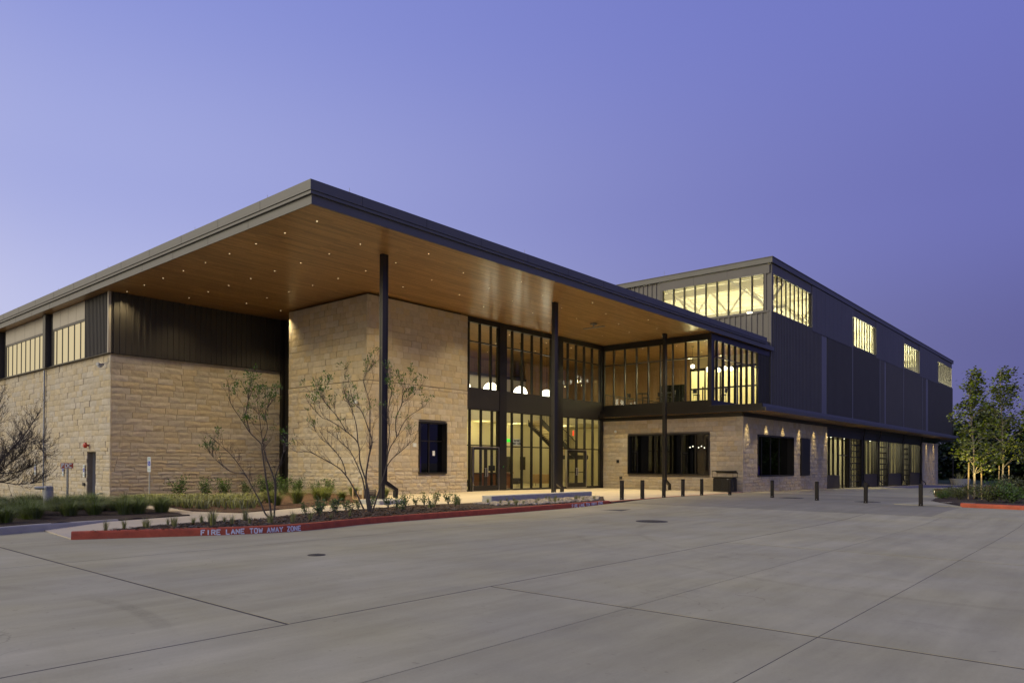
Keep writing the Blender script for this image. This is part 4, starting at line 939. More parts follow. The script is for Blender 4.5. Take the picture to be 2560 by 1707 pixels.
# lower awning ----------------------------------------------------------------
awn = thing('awning', 'long low grey metal awning with lit wood soffit over the ground floor', 'awning', (-18, 75, 4.96))
XC, YC, YCE, ZA = -16.95, 43.62, 110.0, 4.96
mk('soffit', MB().box(XS-2.0, XC-.05, YC+.05, YCE, ZA, ZA+.06).box(XG+.1, XS-2.001, YC+.05, YK-.03, ZA, ZA+.06), M['soffit'], awn)
mk('lower_fascia', MB().box(XC-.05, XC, YC, YCE, ZA-.01, ZA+.19), M['fascia'], awn)
mk('front_fascia', MB().box(XG+.1, XC-.051, YC, YC+.05, ZA-.01, ZA+.19), M['dark'], awn)
up2 = MB(); up2.prism([(XC-.30, ZA+.191), (XC-.34, ZA+.46), (XS-2.1, ZA+.49), (XS-2.1, ZA+.191)], YC+.35, YCE, 'XZ')
mk('upper_fascia', up2, M['fascia'], awn)
mk('gutter', MB().box(XC-.29, XC-.06, YC+.06, YCE, ZA+.191, ZA+.215), M['fascia'], awn)
mk('front_ledge', MB().box(XG+.1, XC-.345, YC+.25, YC+.349, ZA+.061, ZA+.46).box(XG+.1, XS-2.11, YC+.351, YK+.3, ZA+.191, ZA+.488), M['dark'], awn)
for i, (x, y) in enumerate([(-18.27, y) for y in (44.85, 48.05, 51.1, 54.35, 57.6, 60.65)]+[(-18.2, y) for y in (64, 68, 72, 76, 80, 84, 88, 92)]+[(-18.27, 97.6), (-18.27, 101.6)]+[(-17.5, y) for y in (46.5, 53, 66, 74, 82, 90, 100)]):
    o = bpy.data.objects.new('downlight', ring_mesh); COL.objects.link(o); o.location = (x, y, ZA-.001); o.parent = awn; o.matrix_parent_inverse = wm(awn).inverted()
    e = bpy.data.objects.new('lens', dl_mesh); COL.objects.link(e); e.parent = o; e.location = (0, 0, -.001)
    near = x < -18.25
    lamp('downlight_beam', 'SPOT', (x, y, ZA-.03), 340 if near else 300, (1, .76, .34), awn, .06, 46 if near else 80, 1.0, (-.13 if near else 0, 0, -1))

# ground floor shopfront with overhead doors --------------------------------------
shop = thing('shopfront', 'dark framed shopfront with glazed overhead doors below the long awning', 'shopfront', (XS, 78, -.4))
XF = XS-.35
def zg(y): return PK(-17, y)-.02
mk('transom_beam', MB().box(XF-.2, XF+.2, YSE, 95.6, 3.95, 4.70), M['dark'], shop)
mk('sill_beam', MB().box(XF-.2, XF+.12, YSE, 95.6, -1.1, -.62), M['dark'], shop)
for (a, c) in ((60.86, 61.4), (67.45, 67.8), (71.2, 71.75), (76.75, 77.1), (80.6, 81.0), (86.35, 86.6), (89.9, 90.4), (95.2, 95.6)): mk('pier', MB().box(XF-.2, XF+.2, a, c, -1.1, 3.95), M['dark'], shop)
for (a, c, ms) in ((61.4, 64.9, [62.5, 63.6]), (71.75, 76.75, [73.0, 74.2, 75.5]), (81.0, 86.35, [82.3, 83.7, 85.0]), (90.4, 95.2, [91.6, 92.8, 94.0])):
    bh = mk('bulkhead_panel', MB().box(XF-.06, XF+.15, a, c, -1.0, .72), pbr('bulkhead_bronze', (.04,.035,.03), .5, .1, var=.1), shop)
    w = mk('window', MB().box(XF-.06, XF+.08, a, c, .72, .79), M['dark'], shop)
    lights_in(w, [a+.04]+ms+[c-.04], [], .79, 3.95, 'x', XF)
dw = mk('glazed_door', MB().box(XF-.06, XF+.08, 64.9, 67.45, 2.4, 2.5), M['dark'], shop)
lights_in(dw, [64.94, 66.2, 67.41], [2.45], -.5, 3.95, 'x', XF)
for (a, c) in ((67.8, 71.2), (77.1, 80.6), (86.6, 89.9)):
    od = mk('overhead_door', MB().box(XF-.03, XF+.05, a, a+.1, -.8, 3.95).box(XF-.03, XF+.05, c-.1, c, -.8, 3.95), M['dark'], shop)
    z0 = zg(a); n = 8; hgt = (3.95-z0)/n
    for r in range(n):
        mk('rail', MB().box(XF-.03, XF+.05, a+.1, c-.1, z0+r*hgt-.05, z0+r*hgt+.05), M['dark'], od)
        for k in range(4):
            u0 = a+.1+(c-a-.2)*k/4; u1 = a+.1+(c-a-.2)*(k+1)/4
            mk('pane', MB().poly([(XF, u0+.03, z0+r*hgt+.05), (XF, u1-.03, z0+r*hgt+.05), (XF, u1-.03, z0+(r+1)*hgt-.05), (XF, u0+.03, z0+(r+1)*hgt-.05)]), M['glass'], od)
    for k in range(1, 4): u = a+.1+(c-a-.2)*k/4; mk('stile', MB().box(XF-.025, XF+.045, u-.03, u+.03, z0, 3.95), M['dark'], od)
for (y) in (71.5, 76.9, 86.5, 95.4):
    z = zg(y); mk('downspout', MB().tube([(XS+.05, y, 4.9), (XS+.05, y, 4.5), (XS-.05, y, 4.2), (XS-.05, y, z+.6), (XS+.25, y+.5, z+.25), (XS+.25, y+.55, z+.03)], .06, 6), M['dark'], shop)
ir = MB(); ir.box(XS-7.1, XS-7, 61, 95.5, -1, 4.6); ir.box(XS-7, XF-.21, 60.9, 61, -1, 4.6); ir.box(XS-7, XF-.21, 95.5, 95.6, -1, 4.6)
mk('inner_wall', ir, M['wallc'], shop); mk('inner_floor', MB().box(XS-7, XF-.21, 61, 95.5, -1.1, -.75), M['floor'], shop); mk('inner_ceiling', MB().box(XS-7, XF-.21, 61, 95.5, 4.5, 4.6), M['dark2'], shop)
for y in (69.5, 79, 88.3, 74):
    mk('strip_light', MB().box(XS-4, XS-2.8, y-.1, y+.1, 4.3, 4.34), M['globe'], shop); lamp('strip_light_glow', 'POINT', (XS-3.4, y, 4.15), 600, (1,.9,.55), shop, .2)

# ================================================================== sports hall
hall = thing('sports_hall', 'tall dark metal clad hall with glowing clerestory windows behind the canopy', 'building', (-40, 90, 0))
YE = 126.5; ZT = 17.3; XW = -66
# clerestory openings on the side (Y ranges) and front
cl = [(54.75, 63.3), (75.0, 83.5), (95.5, 103.9), (115.7, 125.9)]; cz0, cz1 = 13.30, 16.15
sol = [(63.3, 75.0), (83.5, 95.5), (103.9, 115.7)]
# side walls: ribbed lower field, in bays
for i, (a, c) in enumerate(((54.5, 65.9), (67.35, 75.0), (75.2, 85.0), (85.2, 87.0), (87.8, 95.6), (95.8, 105.8), (106.0, 107.9), (109.4, 126.4))):
    corrugate('ribbed_panel', 'x', a, c, 5.30, 13.18, XH, .34, .15, M['hall2' if i in (1, 2, 7) else 'hall'], hall, .42)
for (a, c) in ((65.9, 67.35), (87.0, 87.8), (107.9, 109.4)): mk('flat_pilaster', MB().box(XH-.02, XH+.10, a, c, 5.30, 13.18), M['hallt'], hall)
for y in (75.1, 85.1, 95.7, 105.9): mk('bay_trim', MB().box(XH-.02, XH+.15, y-.1, y+.1, 5.30, 16.85), M['hallt'], hall)
for (a, c) in sol:
    mk('upper_panel', MB().box(XH-.02, XH+.16, a+.02, c-.1, 13.0, 16.85), M['hallp'], hall)
    n = 10
    for k in range(1, n): u = a+(c-a)*k/n; mk('panel_seam', MB().box(XH+.158, XH+.166, u-.012, u+.012, 13.02, 16.83), M['hall'], hall)
mk('sill_flashing', MB().box(XH-.05, XH+.13, 54.42, YE, 13.185, 13.25), M['hallp'], hall)
for (a, c) in cl:
    mk('panel_band', MB().box(XH-.05, XH+.10, a-.3, c+.1, cz1, 16.85), M['hallp'], hall)
    w = mk('clerestory_window', MB().box(XH-.05, XH+.08, a, c, cz0-.05, cz0), M['hallp'], hall)
    n = 9; us = [a+.04+(c-a-.08)*k/n for k in range(n+1)]
    lights_in(w, us, [], cz0, cz1, 'x', XH, .07, .09)
mk('corner_post', MB().box(XH-.30, XH+.10, YH-.02, YH+.33, 13.25, 16.15), M['hallp'], hall)
mk('corner_trim', MB().box(XH-.12, XH+.105, YH-.10, YH+.1, 5.3, 13.25), M['hallp'], hall)
# front wall (faces -Y), above the canopy roof
fx0, fx1 = -29.9, -21.3
corrugate('ribbed_panel', 'y', fx0+.2, XH-.12, 10.2, 13.20, YH, .43, .07, M['hall'], hall, .3)
corrugate('ribbed_panel', 'y', XW, fx0-.17, 10.2, 16.85, YH, .43, .07, M['hall'], hall, .3)
mk('panel_band', MB().box(fx0-.17, XH-.051, YH-.10, YH+.05, cz1, 16.85), M['hallp'], hall)
for x in (-27.09, -24.23): mk('panel_joint', MB().box(x-.008, x+.008, YH-.104, YH-.098, cz1, 16.85), M['black'], hall)
mk('sill_flashing', MB().box(fx0-.17, XH-.06, YH-.10, YH+.05, 13.205, 13.34), M['hallp'], hall)
w = mk('clerestory_window', MB().box(fx0, fx1, YH-.04, YH+.05, 13.34, 13.38), M['hallp'], hall)
lights_in(w, [fx0, -28.92, -27.95, -27.0, -26.05, -25.1, -24.15, -23.2, -22.25, fx1], [], 13.38, cz1, 'y', YH, .08, .18)
mk('jamb', MB().box(fx1+.05, XH-.31, YH-.09, YH+.04, 13.35, cz1), M['hallp'], hall)
mk('jamb', MB().box(fx0-.17, fx0-.05, YH-.09, YH+.04, 13.35, cz1), M['hallp'], hall)
mk('fascia', MB().box(XW, XH+.22, YH-.22, YH+.1, 16.9, ZT).box(XH-.1, XH+.22, YH+.101, YE+.1, 16.9, ZT), M['fascia'], hall)
mk('cap_flashing', MB().box(XW, XH+.26, YH-.26, YH+.1, ZT, ZT+.05).box(XH-.1, XH+.26, YH+.101, YE+.14, ZT, ZT+.05), M['hallp'], hall)
mk('roof', MB().box(XW, XH-.11, YH+.11, YE, 16.95, 17.2), M['fascia'], hall)
mk('backing_wall', MB().box(XH-.14, XH-.025, YH+.3, YE-.05, 5.2, 13.19).box(XW, fx0-.2, YH+.012, YH+.1, 5.2, 16.85).box(fx0-.2, XH-.15, YH+.012, YH+.1, 10.25, 13.2), M['dark2'], hall)
for a, c in sol: mk('backing_wall', MB().box(XH-.14, XH-.025, a-.05, c+.05, 13.2, 16.85), M['dark2'], hall)
mk('end_wall', MB().box(XW, XH+.0, YE-.05, YE, 5.15, 17), M['hall'], hall); mk('rear_wall', MB().box(XW, XW+.1, YH, YE, -1, 17), M['hallw'], hall)
mk('lower_wall', MB().box(XS-7.5, XS-7.3, 61, 104, -1, 5.3), M['hallw'], hall)
mk('floor', MB().box(XW, XS-7.3, YH+.1, 104, -.6, -.5), M['floor'], hall)
mk('overhang_slab', MB().box(XW, XH-.02, 104.35, YE-.06, 5.12, 5.28), M['dark2'], hall); mk('undercroft_wall', MB().box(XW, XS-8.05, 104.0, 104.3, -1.2, 5.2), M['hall'], hall)
mk('lining', MB().box(XH-.24, XH-.145, YH+.3, YE-.1, 5.2, 13.18).box(XH-.0-.9, XH-.25, 61, YE, 5.2, 5.3), M['hallw'], hall)
mk('roof_deck', MB().box(XW+.1, XH-.15, YH+.12, YE-.1, 16.86, 16.94), M['deck'], hall)
mk('added_partition', MB().box(-31.5, XH-.3, 59.2, 59.3, 5.5, 10.6), M['hallw'], hall)  # wall added in the hall as a bright backdrop to the glazed screen
for x in (-29, -26, -23): lamp('added_partition_glow', 'POINT', (x, 57.4, 9.9), 190, (1,.88,.45), hall, .2); mk('added_partition_lamp', MB().box(x-.5, x+.5, 57.3, 57.5, 10.0, 10.05), M['globe'], hall)  # lamps added to brighten the wall behind the glazed screen
mk('mezzanine_slab', MB().box(-32, XS-2.3, YH+.12, 60.7, 5.3, 5.5), M['hallw'], hall)
for k in range(24):
    y = YH+.9+k*1.55
    if y < 66: mk('deck_joist', MB().box(XW+.1, XH-.3, y-.06, y+.06, 16.55, 16.85), M['truss'], hall)
def truss(y):
    t = MB(); x0, x1 = XW+.2, XH-.35; zt_, zb_ = 16.45, 14.35
    t.box(x0, x1, y-.12, y+.12, zt_-.12, zt_+.1); t.box(x0, x1, y-.12, y+.12, zb_-.12, zb_+.12)
    n = 14
    for k in range(n):
        a = x0+(x1-x0)*k/n; c = x0+(x1-x0)*(k+.5)/n; d = x0+(x1-x0)*(k+1)/n
        t.tube([(a, y, zt_), (c, y, zb_)], .09, 6); t.tube([(c, y, zb_), (d, y, zt_)], .09, 6)
    mk('roof_truss', t, M['truss'], hall)
for y in (58.5, 66.5): truss(y)
for k, x in enumerate((-24.5, -30, -36)):
    t = MB(); 
    for y in (57, 61, 66, 70): t.tube([(x, y-2.2, 16.4), (x+2.2, y, 14.4)], .07, 5); t.tube([(x+2.2, y, 14.4), (x, y+2.2, 16.4)], .07, 5)
    mk('bracing', t, M['truss'], hall)
for (x, y) in ((-25, 58.8), (-33, 58.5), (-44, 60), (-25, 68), (-35, 70), (-25, 80), (-25, 90), (-25, 100), (-25, 110), (-25, 120)):
    mk('high_bay_lamp', MB().lathe([(.05,.3),(.22,.05),(.26,0)], (x, y, 12.9), 14), M['truss'], hall); mk('high_bay_lens', MB().lathe([(.25,-.01),(.25,-.02)], (x, y, 12.9), 14), M['globe'], hall)
    lamp('high_bay_glow', 'POINT', (x, y, 12.6), 1900 if y < 75 else 4200, (1,.93,.64), hall, .25)
mk('parapet_flood_lamp', MB().box(-22.55, -22.2, YH-.25, YH-.10, 13.28, 13.36), M['globe'], hall)
mk('rooftop_vent', MB().box(-26.3, -25.9, YH+2, YH+2.4, 17.2, 17.62), M['galv'], hall)
for x in (-29.8, -38): mk('lightning_rod', MB().tube([(x, YH, ZT), (x, YH, ZT+.5)], .012, 5), M['galv'], hall)
for y in (70, 90): mk('lightning_rod', MB().tube([(XH, y, ZT), (XH, y, ZT+.5)], .012, 5), M['galv'], hall)
mk('stair_rail', MB().prism([(-26.9, 5.8), (-26.9, 8.0), (-26.8, 8.0), (-26.8, 5.8)], 55.5, 55.55, 'XZ'), M['dark'], hall)
M['bronze'] = pbr('bollard_bronze', (.022,.018,.015), .6, 0, var=.1, spec=.2)
# ================================================================== street furniture
def bollard(x, y, z, label):
    t = thing('bollard', label, 'bollard', (x, y, z), R(8), 'square steel bollards along the plaza edge')
    mk('post', MB().bbox(-.075, .075, -.075, .075, 0, .885, .012), M['bronze'], t, (0,0,0))
    mk('base_collar', MB().box(-.085, .085, -.085, .085, 0, .012), M['dark'], t, (0,0,0))
    mk('light_slot', MB().box(-.03, .03, -.078, -.0752, .70, .73), M['black'], t, (0,0,0)); mk('lock_stud', MB().sphere((.0, -.078, .06), .014, 8, 6), M['chrome'], t, (0,0,0))
BP = [(-17.75,28.5),(-17.52,29.94),(-17.5,31.97),(-17.6,34.15),(-17.65,36.4),(-16.9,38.3),(-13.9,36.6),(-11.2,35.0),(-8.8,33.9),(-6.5,32.95)]
BL = ['bollard at the end of the red lettered kerb','second dark bollard right of the red kerb end','dark bollard right in front of the far canopy column','fourth dark bollard right of the red kerb end, below the long window','fifth dark bollard, left of the ribbed litter bin','dark bollard standing in front of the ribbed litter bin','dark bollard in front of the stone wall corner window','dark bollard between the stone corner and the shopfront','dark bollard standing out in the driveway before the shopfront','dark bollard nearest the tree island at right']
for (x, y), l in zip(BP, BL): bollard(x, y, G(x, y), l)

# litter bin: ribbed twin receptacle with a canted hood
t = thing('litter_bin', 'black slatted litter bin with canted hood against the stone wall', 'bin', (-19.55, 43.55, G(-19.5,43.5)))
body = MB().bbox(-.66, .66, -.34, .34, .05, .90, .05); mk('body', body, M['black'], t, (0,0,0))
for k in range(13):
    z = .10+k*.058
    for (a, c) in ((-.60,-.06),(.06,.60)): mk('slat', MB().box(a, c, -.362, -.342, z, z+.030), M['dark'], t, (0,0,0))
    mk('slat', MB().box(.662, .682, -.28, .28, z, z+.030), M['dark'], t, (0,0,0))
mk('rim', MB().bbox(-.69, .69, -.37, .37, .90, .96, .02), M['dark'], t, (0,0,0))
mk('hood', MB().prism([(-.36,1.30),(-.36,1.34),(.10,1.36),(.38,1.22),(.38,1.18),(.09,1.31)], -.70, .70, 'YZ'), M['dark'], t, (0,0,0))
for sx_ in (-.68, .68):
    for sy_ in (-.34, .34): mk('hood_post', MB().tube([(sx_, sy_, .95), (sx_, sy_, 1.31 if sy_ < 0 else 1.2)], .014, 6), M['dark'], t, (0,0,0))
mk('label_plate', MB().box(.30, .52, -.364, -.343, .80, .84), M['galv'], t, (0,0,0))

# low concrete bench wall
tag(mk('bench_wall', MB().bbox(-20.55, -20.0, 22.1, 29.4, -.1, .30, .02), M['conc2']), 'long low pale concrete bench wall beside the gravel and red kerb', 'bench')

def cover(x, y, r, label):
    t = thing('manhole_cover', label, 'manhole', (x, y, PK(x, y)))
    mk('ring', MB().lathe([(r*1.08,0),(r*1.08,.006),(r*.98,.006),(r*.98,0)], (0,0,0), 28), M['cast'], t, (0,0,0)); mk('lid', MB().lathe([(r*.96,0),(r*.96,.009)], (0,0,0), 28), M['cast'], t, (0,0,0))
    for k in range(5): mk('rib', MB().box(-r*.6, r*.6, (k-2)*r*.28-.015, (k-2)*r*.28+.015, .009, .014), M['cast'], t, (0,0,0))
cover(-11.42, 20.09, .46, 'large round manhole cover in the driveway right of the second lettering')
cover(-12.03, 8.22, .16, 'small round blue grey valve cover in the left driveway')
cover(-13.1, 37.0, .55, 'round dark cover between the bollards near the stone corner'); cover(-9.1, 35.3, .5, 'round dark cover behind the driveway bollard'); cover(-6.6, 34.9, .5, 'round dark cover on the pale ramp by the island')

# signs ---------------------------------------------------------------------
def fdc():
    x, y = -29.3, 9.4; z = G(x, y); t = thing('fire_connection_sign', 'small red FDC sign on a perforated steel post in the grass bed', 'sign', (x, y, z), R(40))
    mk('post', MB().bbox(-.03, .03, -.03, .03, 0, 1.42, .006), M['galv'], t, (0,0,0))
    for k in range(24): mk('post_hole', MB().box(-.009, .009, -.0315, -.0302, .06+k*.055, .08+k*.055), M['black'], t, (0,0,0))
    pl = mk('plate', MB().bbox(-.235, .235, -.045, -.033, 1.40, 1.60, .004), M['signred'], t, (0,0,0))
    tx = stroke_text('FDC', (-.19, -.049, 0), (.21, -.049, 0), .125, 1.44, M['signwhite'], 'lettering', pl, 0, 0); tx.matrix_parent_inverse = Matrix.Identity(4)
    for q in ((-.225, .225, 1.587, 1.592), (-.225, .225, 1.408, 1.413)): mk('border', MB().box(q[0], q[1], -.0475, -.0455, q[2], q[3]), M['signwhite'], t, (0,0,0))
fdc()
def access_plate(par, x, z, face_rz=0):
    """tall white plate with teal lettering bars and a blue access symbol, facing local -y"""
    mk('plate', MB().bbox(x-.115, x+.115, -.03, -.02, z, z+.44, .003), M['signwhite'], par, (0,0,0)); mk('lower_plate', MB().bbox(x-.115, x+.115, -.03, -.02, z-.22, z-.01, .003), M['signwhite'], par, (0,0,0))
    for (a, c) in ((.40,.375),(.35,.325),(.30,.29)): mk('lettering', MB().box(x-.085, x+.085, -.0325, -.0305, z+a-.0, z+c), M['signgreen'], par, (0,0,0))
    mk('symbol_field', MB().box(x-.09, x+.09, -.0325, -.0305, z+.05, z+.26), M['signblue'], par, (0,0,0))
    s = MB(); s.lathe([(.016,-.002),(.016,.002)], (0,0,0), 8); s2 = MB()
    for v in s.v: s2.v.append((x-.01+v[0], -.0345+v[2]*.5, z+.235+v[1]))
    s2.f = s.f; s2.tube([(x-.01, -.034, z+.21), (x-.005, -.034, z+.15), (x+.035, -.034, z+.15), (x+.06, -.034, z+.095)], .008, 5); s2.tube([(x-.01+.045*math.cos(a), -.034, z+.125+.045*math.sin(a)) for a in [R(100+22*k) for k in range(11)]], .006, 5)
    mk('access_symbol', s2, M['signwhite'], par, (0,0,0)); mk('lower_lettering', MB().box(x-.1, x+.1, -.0325, -.0305, z-.09, z-.07).box(x-.1, x+.1, -.0325, -.0305, z-.14, z-.12), M['signgreen'], par, (0,0,0))
x, y = -33.0, 13.85; t = thing('access_parking_sign', 'access parking sign on a steel post before the tan stone wing', 'sign', (x, y, G(x, y)), R(12))
mk('post', MB().bbox(-.03, .03, -.018, .018, 0, 1.95, .005), M['galv'], t, (0,0,0)); access_plate(t, 0, 1.52)
for i, (x, l) in enumerate(((-50.2, 'access parking plate on the grey stone wall left of the drainpipe'), (-45.43, 'access parking plate on the stone wall behind the FDC sign'), (-42.28, 'access parking plate on the stone wall beside the recessed door'))):
    t = thing('access_parking_sign', l, 'sign', (x, YL-.04, .98)); access_plate(t, 0, .06)
# fire connection pillar
x, y = -29.0, 8.7; z = G(x, y); t = thing('fire_connection', 'grey concrete standpipe with twin hose connections beside the FDC sign', 'standpipe', (x, y, z))
mk('pillar', MB().lathe([(.155,0),(.155,.62)], (0,0,0), 20), M['conc2'], t, (0,0,0)); mk('head', MB().bbox(-.13, .13, -.13, .13, .62, .78, .03), M['galv'], t, (0,0,0))
for a in (-.5, .25): mk('hose_coupling', MB().tube([(.0, -.08, .71), (-.16*math.sin(a+1.2)-.05, -.26, .71), (-.22*math.sin(a+1.2)-.06, -.34, .71)], [.055, .06, .045], 10), M['galv'], t, (0,0,0))
# wall fittings of the wing
o = fitting('alarm_bell', 'round red fire alarm bell above the recessed door', 'alarm', MB().lathe([(.05,0),(.05,.10),(.15,.12),(.15,.20),(.08,.26)], (0,0,0), 18), M['redalarm']); o.matrix_world = Matrix.Translation((-41.74, YL-.02, 2.5)) @ Matrix.Rotation(R(90), 4, 'X')
fitting('wall_box', 'small bronze box on the stone wall left of the recessed door', 'box', MB().bbox(-42.4, -42.2, YL-.10, YL-.02, .35, .52, .01), M['cast'])
o = fitting('hose_bib', 'small pipe outlet low on the stone wall near the wing corner', 'tap', MB().tube([(-39.8, YL-.02, .02), (-39.8, YL-.18, .02), (-39.95, YL-.24, -.02)], .04, 8), M['galv'])
def floodlight(p, d, label):
    t = thing('flood_light', label, 'light', p); mk('arm', MB().tube([(0,0,.3),(0,0,.02),(d[0]*.2,d[1]*.2,0)], .02, 6), M['galv'], t, (0,0,0)); mk('head', MB().bbox(d[0]*.35-.18, d[0]*.35+.18, d[1]*.35-.14, d[1]*.35+.14, -.12, .03, .03), M['galv'], t, (0,0,0)); mk('lens', MB().lathe([(.12,-.13),(.10,-.20),(.03,-.23)], (d[0]*.35, d[1]*.35, 0), 12), M['signwhite'], t, (0,0,0))
floodlight((-38.95, YL-.12, 6.55), (-.2, -1), 'grey security camera housing at the corner of the stone wing')
fitting('wall_light', 'pale box light high on the stone block beside the column', 'fixture', MB().prism([(23.75,6.6),(24.25,6.6),(24.15,6.95),(23.75,6.95)], XB+.01, XB+.30, 'YZ'), M['wingp'])
fitting('wall_camera', 'white camera on the stone block behind the bare tree', 'camera', MB().lathe([(.10,0),(.12,.08),(.09,.16),(.03,.20)], (-29.75, YB-.14, 4.62), 12), M['signwhite'])
fitting('strobe', 'small white strobe plate left of the stone block window', 'alarm', MB().bbox(XB+.02, XB+.07, 25.75, 25.98, 2.5, 2.7, .008), M['signwhite'])
fitting('timber_form', 'low raw timber form boards in the mulch beside the column', 'timber', MB().box(-25.9, -24.9, 19.5, 19.56, .02, .08).box(-25.9, -25.84, 19.5, 19.56, .0, .72).box(-25.55, -25.49, 19.5, 19.56, .08, .42).box(-25.2, -25.14, 19.5, 19.56, .08, .48).box(-24.96, -24.9, 19.5, 19.56, .08, .30), M['lightwood'])
fitting('log_stump', 'dark round log lying in the bed behind the nearest column', 'log', MB().tube([(-26.9, 20.9, .17), (-26.5, 21.3, .2)], .24, 12), M['bark'])
for (x, y, l) in ((-8.3,47.2,'red brown seat block nearest the tree island tip'),(-8.66,58.9,'red brown seat block behind the first island trunk'),(-8.2,64.8,'red brown seat block farthest along the tree island')):
    t = thing('seat_block', l, 'block', (x, y, G(x, y))); mk('body', MB().bbox(-.28, .28, -.22, .22, -.05, .40, .02), M['brick'], t, (0,0,0)); mk('cap', MB().bbox(-.31, .31, -.25, .25, .40, .45, .015), M['brick'], t, (0,0,0))
    lamp('step_light', 'SPOT', (x-.35, y-.1, G(x, y)+.32), 16, (1,.78,.3), t, .04, 110, .7, (-1, -.15, -.42))
    mk('step_lens', MB().box(-.318, -.312, -.08, .08, .22, .34), M['lampdisc'], t, (0,0,0))
x, y = -19.4, 118.8; t = thing('lamp_pole', 'thin distant light pole in front of the dark trees', 'lamp post', (x, y, G(x, y)))
mk('pole', MB().tube([(0,0,0),(0,0,9.0)], [.09,.06], 8), M['column'], t, (0,0,0)); mk('luminaire', MB().box(-.2, .7, -.15, .15, 8.95, 9.05), M['column'], t, (0,0,0))
x, y = -15.6, 100; t = thing('planter', 'pale cylindrical planter with a spiky plant beside the far stone pier', 'planter', (x, y, PK(x, y)))
mk('pot', MB().lathe([(.9,0),(1.1,.75),(1.0,.75),(.9,.6)], (0,0,0), 20), M['conc2'], t, (0,0,0))
b = MB(); rnd = random.Random(5)
for k in range(60):
    a = rnd.uniform(0, 6.28); L = rnd.uniform(.5, 1.1); tl = rnd.uniform(.2, .9); d = Vector((math.cos(a)*tl, math.sin(a)*tl, 1)).normalized(); s_ = Vector((-math.sin(a), math.cos(a), 0))*.03
    c0 = Vector((math.cos(a)*.3, math.sin(a)*.3, .65)); b.poly([c0-s_, c0+s_, c0+d*L]); 
mk('leaves', b, M['grassy'], t, (0,0,0))

# lobby furniture -------------------------------------------------------------
t = thing('reception_desk', 'reddish wood reception desk inside the lobby glass', 'desk', (-31.6, 35.0, 0))
mk('front', MB().bbox(-.35, .35, -1.5, 1.5, 0, 1.0, .01), M['desk'], t, (0,0,0)); mk('counter', MB().box(-.45, .45, -1.6, 1.6, 1.001, 1.05), M['desk'], t, (0,0,0)); mk('monitor', MB().box(-.1, -.06, -.3, .3, 1.15, 1.5).box(-.12, -.04, -.04, .04, 1.05, 1.15), M['black'], t, (0,0,0))
def sofa(x, y, rz, mat, label, w=1.8):
    t = thing('lounge_seat', label, 'sofa', (x, y, 0), rz)
    mk('seat', MB().bbox(-w/2, w/2, -.38, .38, .22, .45, .04), M[mat], t, (0,0,0)); mk('backrest', MB().bbox(-w/2, w/2, .26, .42, .451, .88, .04), M[mat], t, (0,0,0))
    for sx_ in (-1, 1):
        mk('armrest', MB().bbox(sx_*w/2-.06, sx_*w/2+.06, -.38, .40, .30, .62, .03), M[mat], t, (0,0,0))
        for sy_ in (-.3, .3): mk('leg', MB().tube([(sx_*(w/2-.1), sy_, 0), (sx_*(w/2-.1), sy_, .23)], .02, 6), M['dark'], t, (0,0,0))
sofa(-32.0, 41.2, R(200), 'fabric', 'tan slatted settee inside the lobby behind the middle column', 2.0); sofa(-32.6, 38.3, R(120), 'leather', 'dark tub armchair inside the lobby', .9); sofa(-31.0, 31.4, R(90), 'leather', 'dark bench inside the left entrance doors', 1.4)

# ================================================================== planting
def blades(n, r, h, w, lean, seed, arch=.35, mat='grass', base=.05):
    rnd = random.Random(seed); b = MB()
    for k in range(n):
        a = rnd.uniform(0, 6.283); rr = rnd.uniform(0, base); L = h*rnd.uniform(.55, 1.08); tl = rnd.uniform(.05, lean)
        d = Vector((math.cos(a), math.sin(a), 0)); s = Vector((-d.y, d.x, 0))*w*rnd.uniform(.6, 1.2)
        p0 = d*rr; p1 = p0+d*L*tl*.35+Vector((0,0,L*.55)); p2 = p0+d*L*tl*(1+arch)+Vector((0,0,L*(.98-.35*tl*arch)))
        i = len(b.v); b.v += [tuple(p0-s), tuple(p0+s), tuple(p1+s*.8), tuple(p1-s*.8), tuple(p2)]; b.f += [[i,i+1,i+2,i+3],[i+3,i+2,i+4]]
    me = b.mesh('blades'); me.materials.append(M[mat]); return me
def leaf_ball(n, r, hz, leaf, seed, mat, stems=6, gap=.25):
    rnd = random.Random(seed); b = MB(); s = MB()
    cl = []
    for k in range(stems):
        a = rnd.uniform(0, 6.283); q = rnd.uniform(.3, .9)*r; top = Vector((q*math.cos(a), q*math.sin(a), rnd.uniform(.55, 1)*hz)); cl.append(top)
        s.tube([(0,0,0), tuple(top*.5+Vector((0,0,.05))), tuple(top)], [.008,.006,.003], 4, False)
    for k in range(n):
        c = rnd.choice(cl); t_ = rnd.uniform(.35, 1.05); p = c*t_+Vector((rnd.gauss(0, r*.2), rnd.gauss(0, r*.2), rnd.gauss(0, hz*.10)))
        p.z = max(.03, p.z); n_ = Vector((rnd.gauss(0,1), rnd.gauss(0,1), rnd.gauss(.5,1))).normalized(); u = n_.orthogonal().normalized(); u = (u*math.cos(k)+n_.cross(u)*math.sin(k)); v = n_.cross(u); L = leaf*rnd.uniform(.6, 1.3)
        b.poly([p-u*L, p+v*L*.42, p+u*L, p-v*L*.42])
    m1 = b.mesh('leaves'); m1.materials.append(M[mat]); m2 = s.mesh('stems'); m2.materials.append(M['bark']); return m1, m2
tuft_m = [blades(60, .1, .34, .0045, .5, 200+k, .3, 'grassy', .05) for k in range(4)]
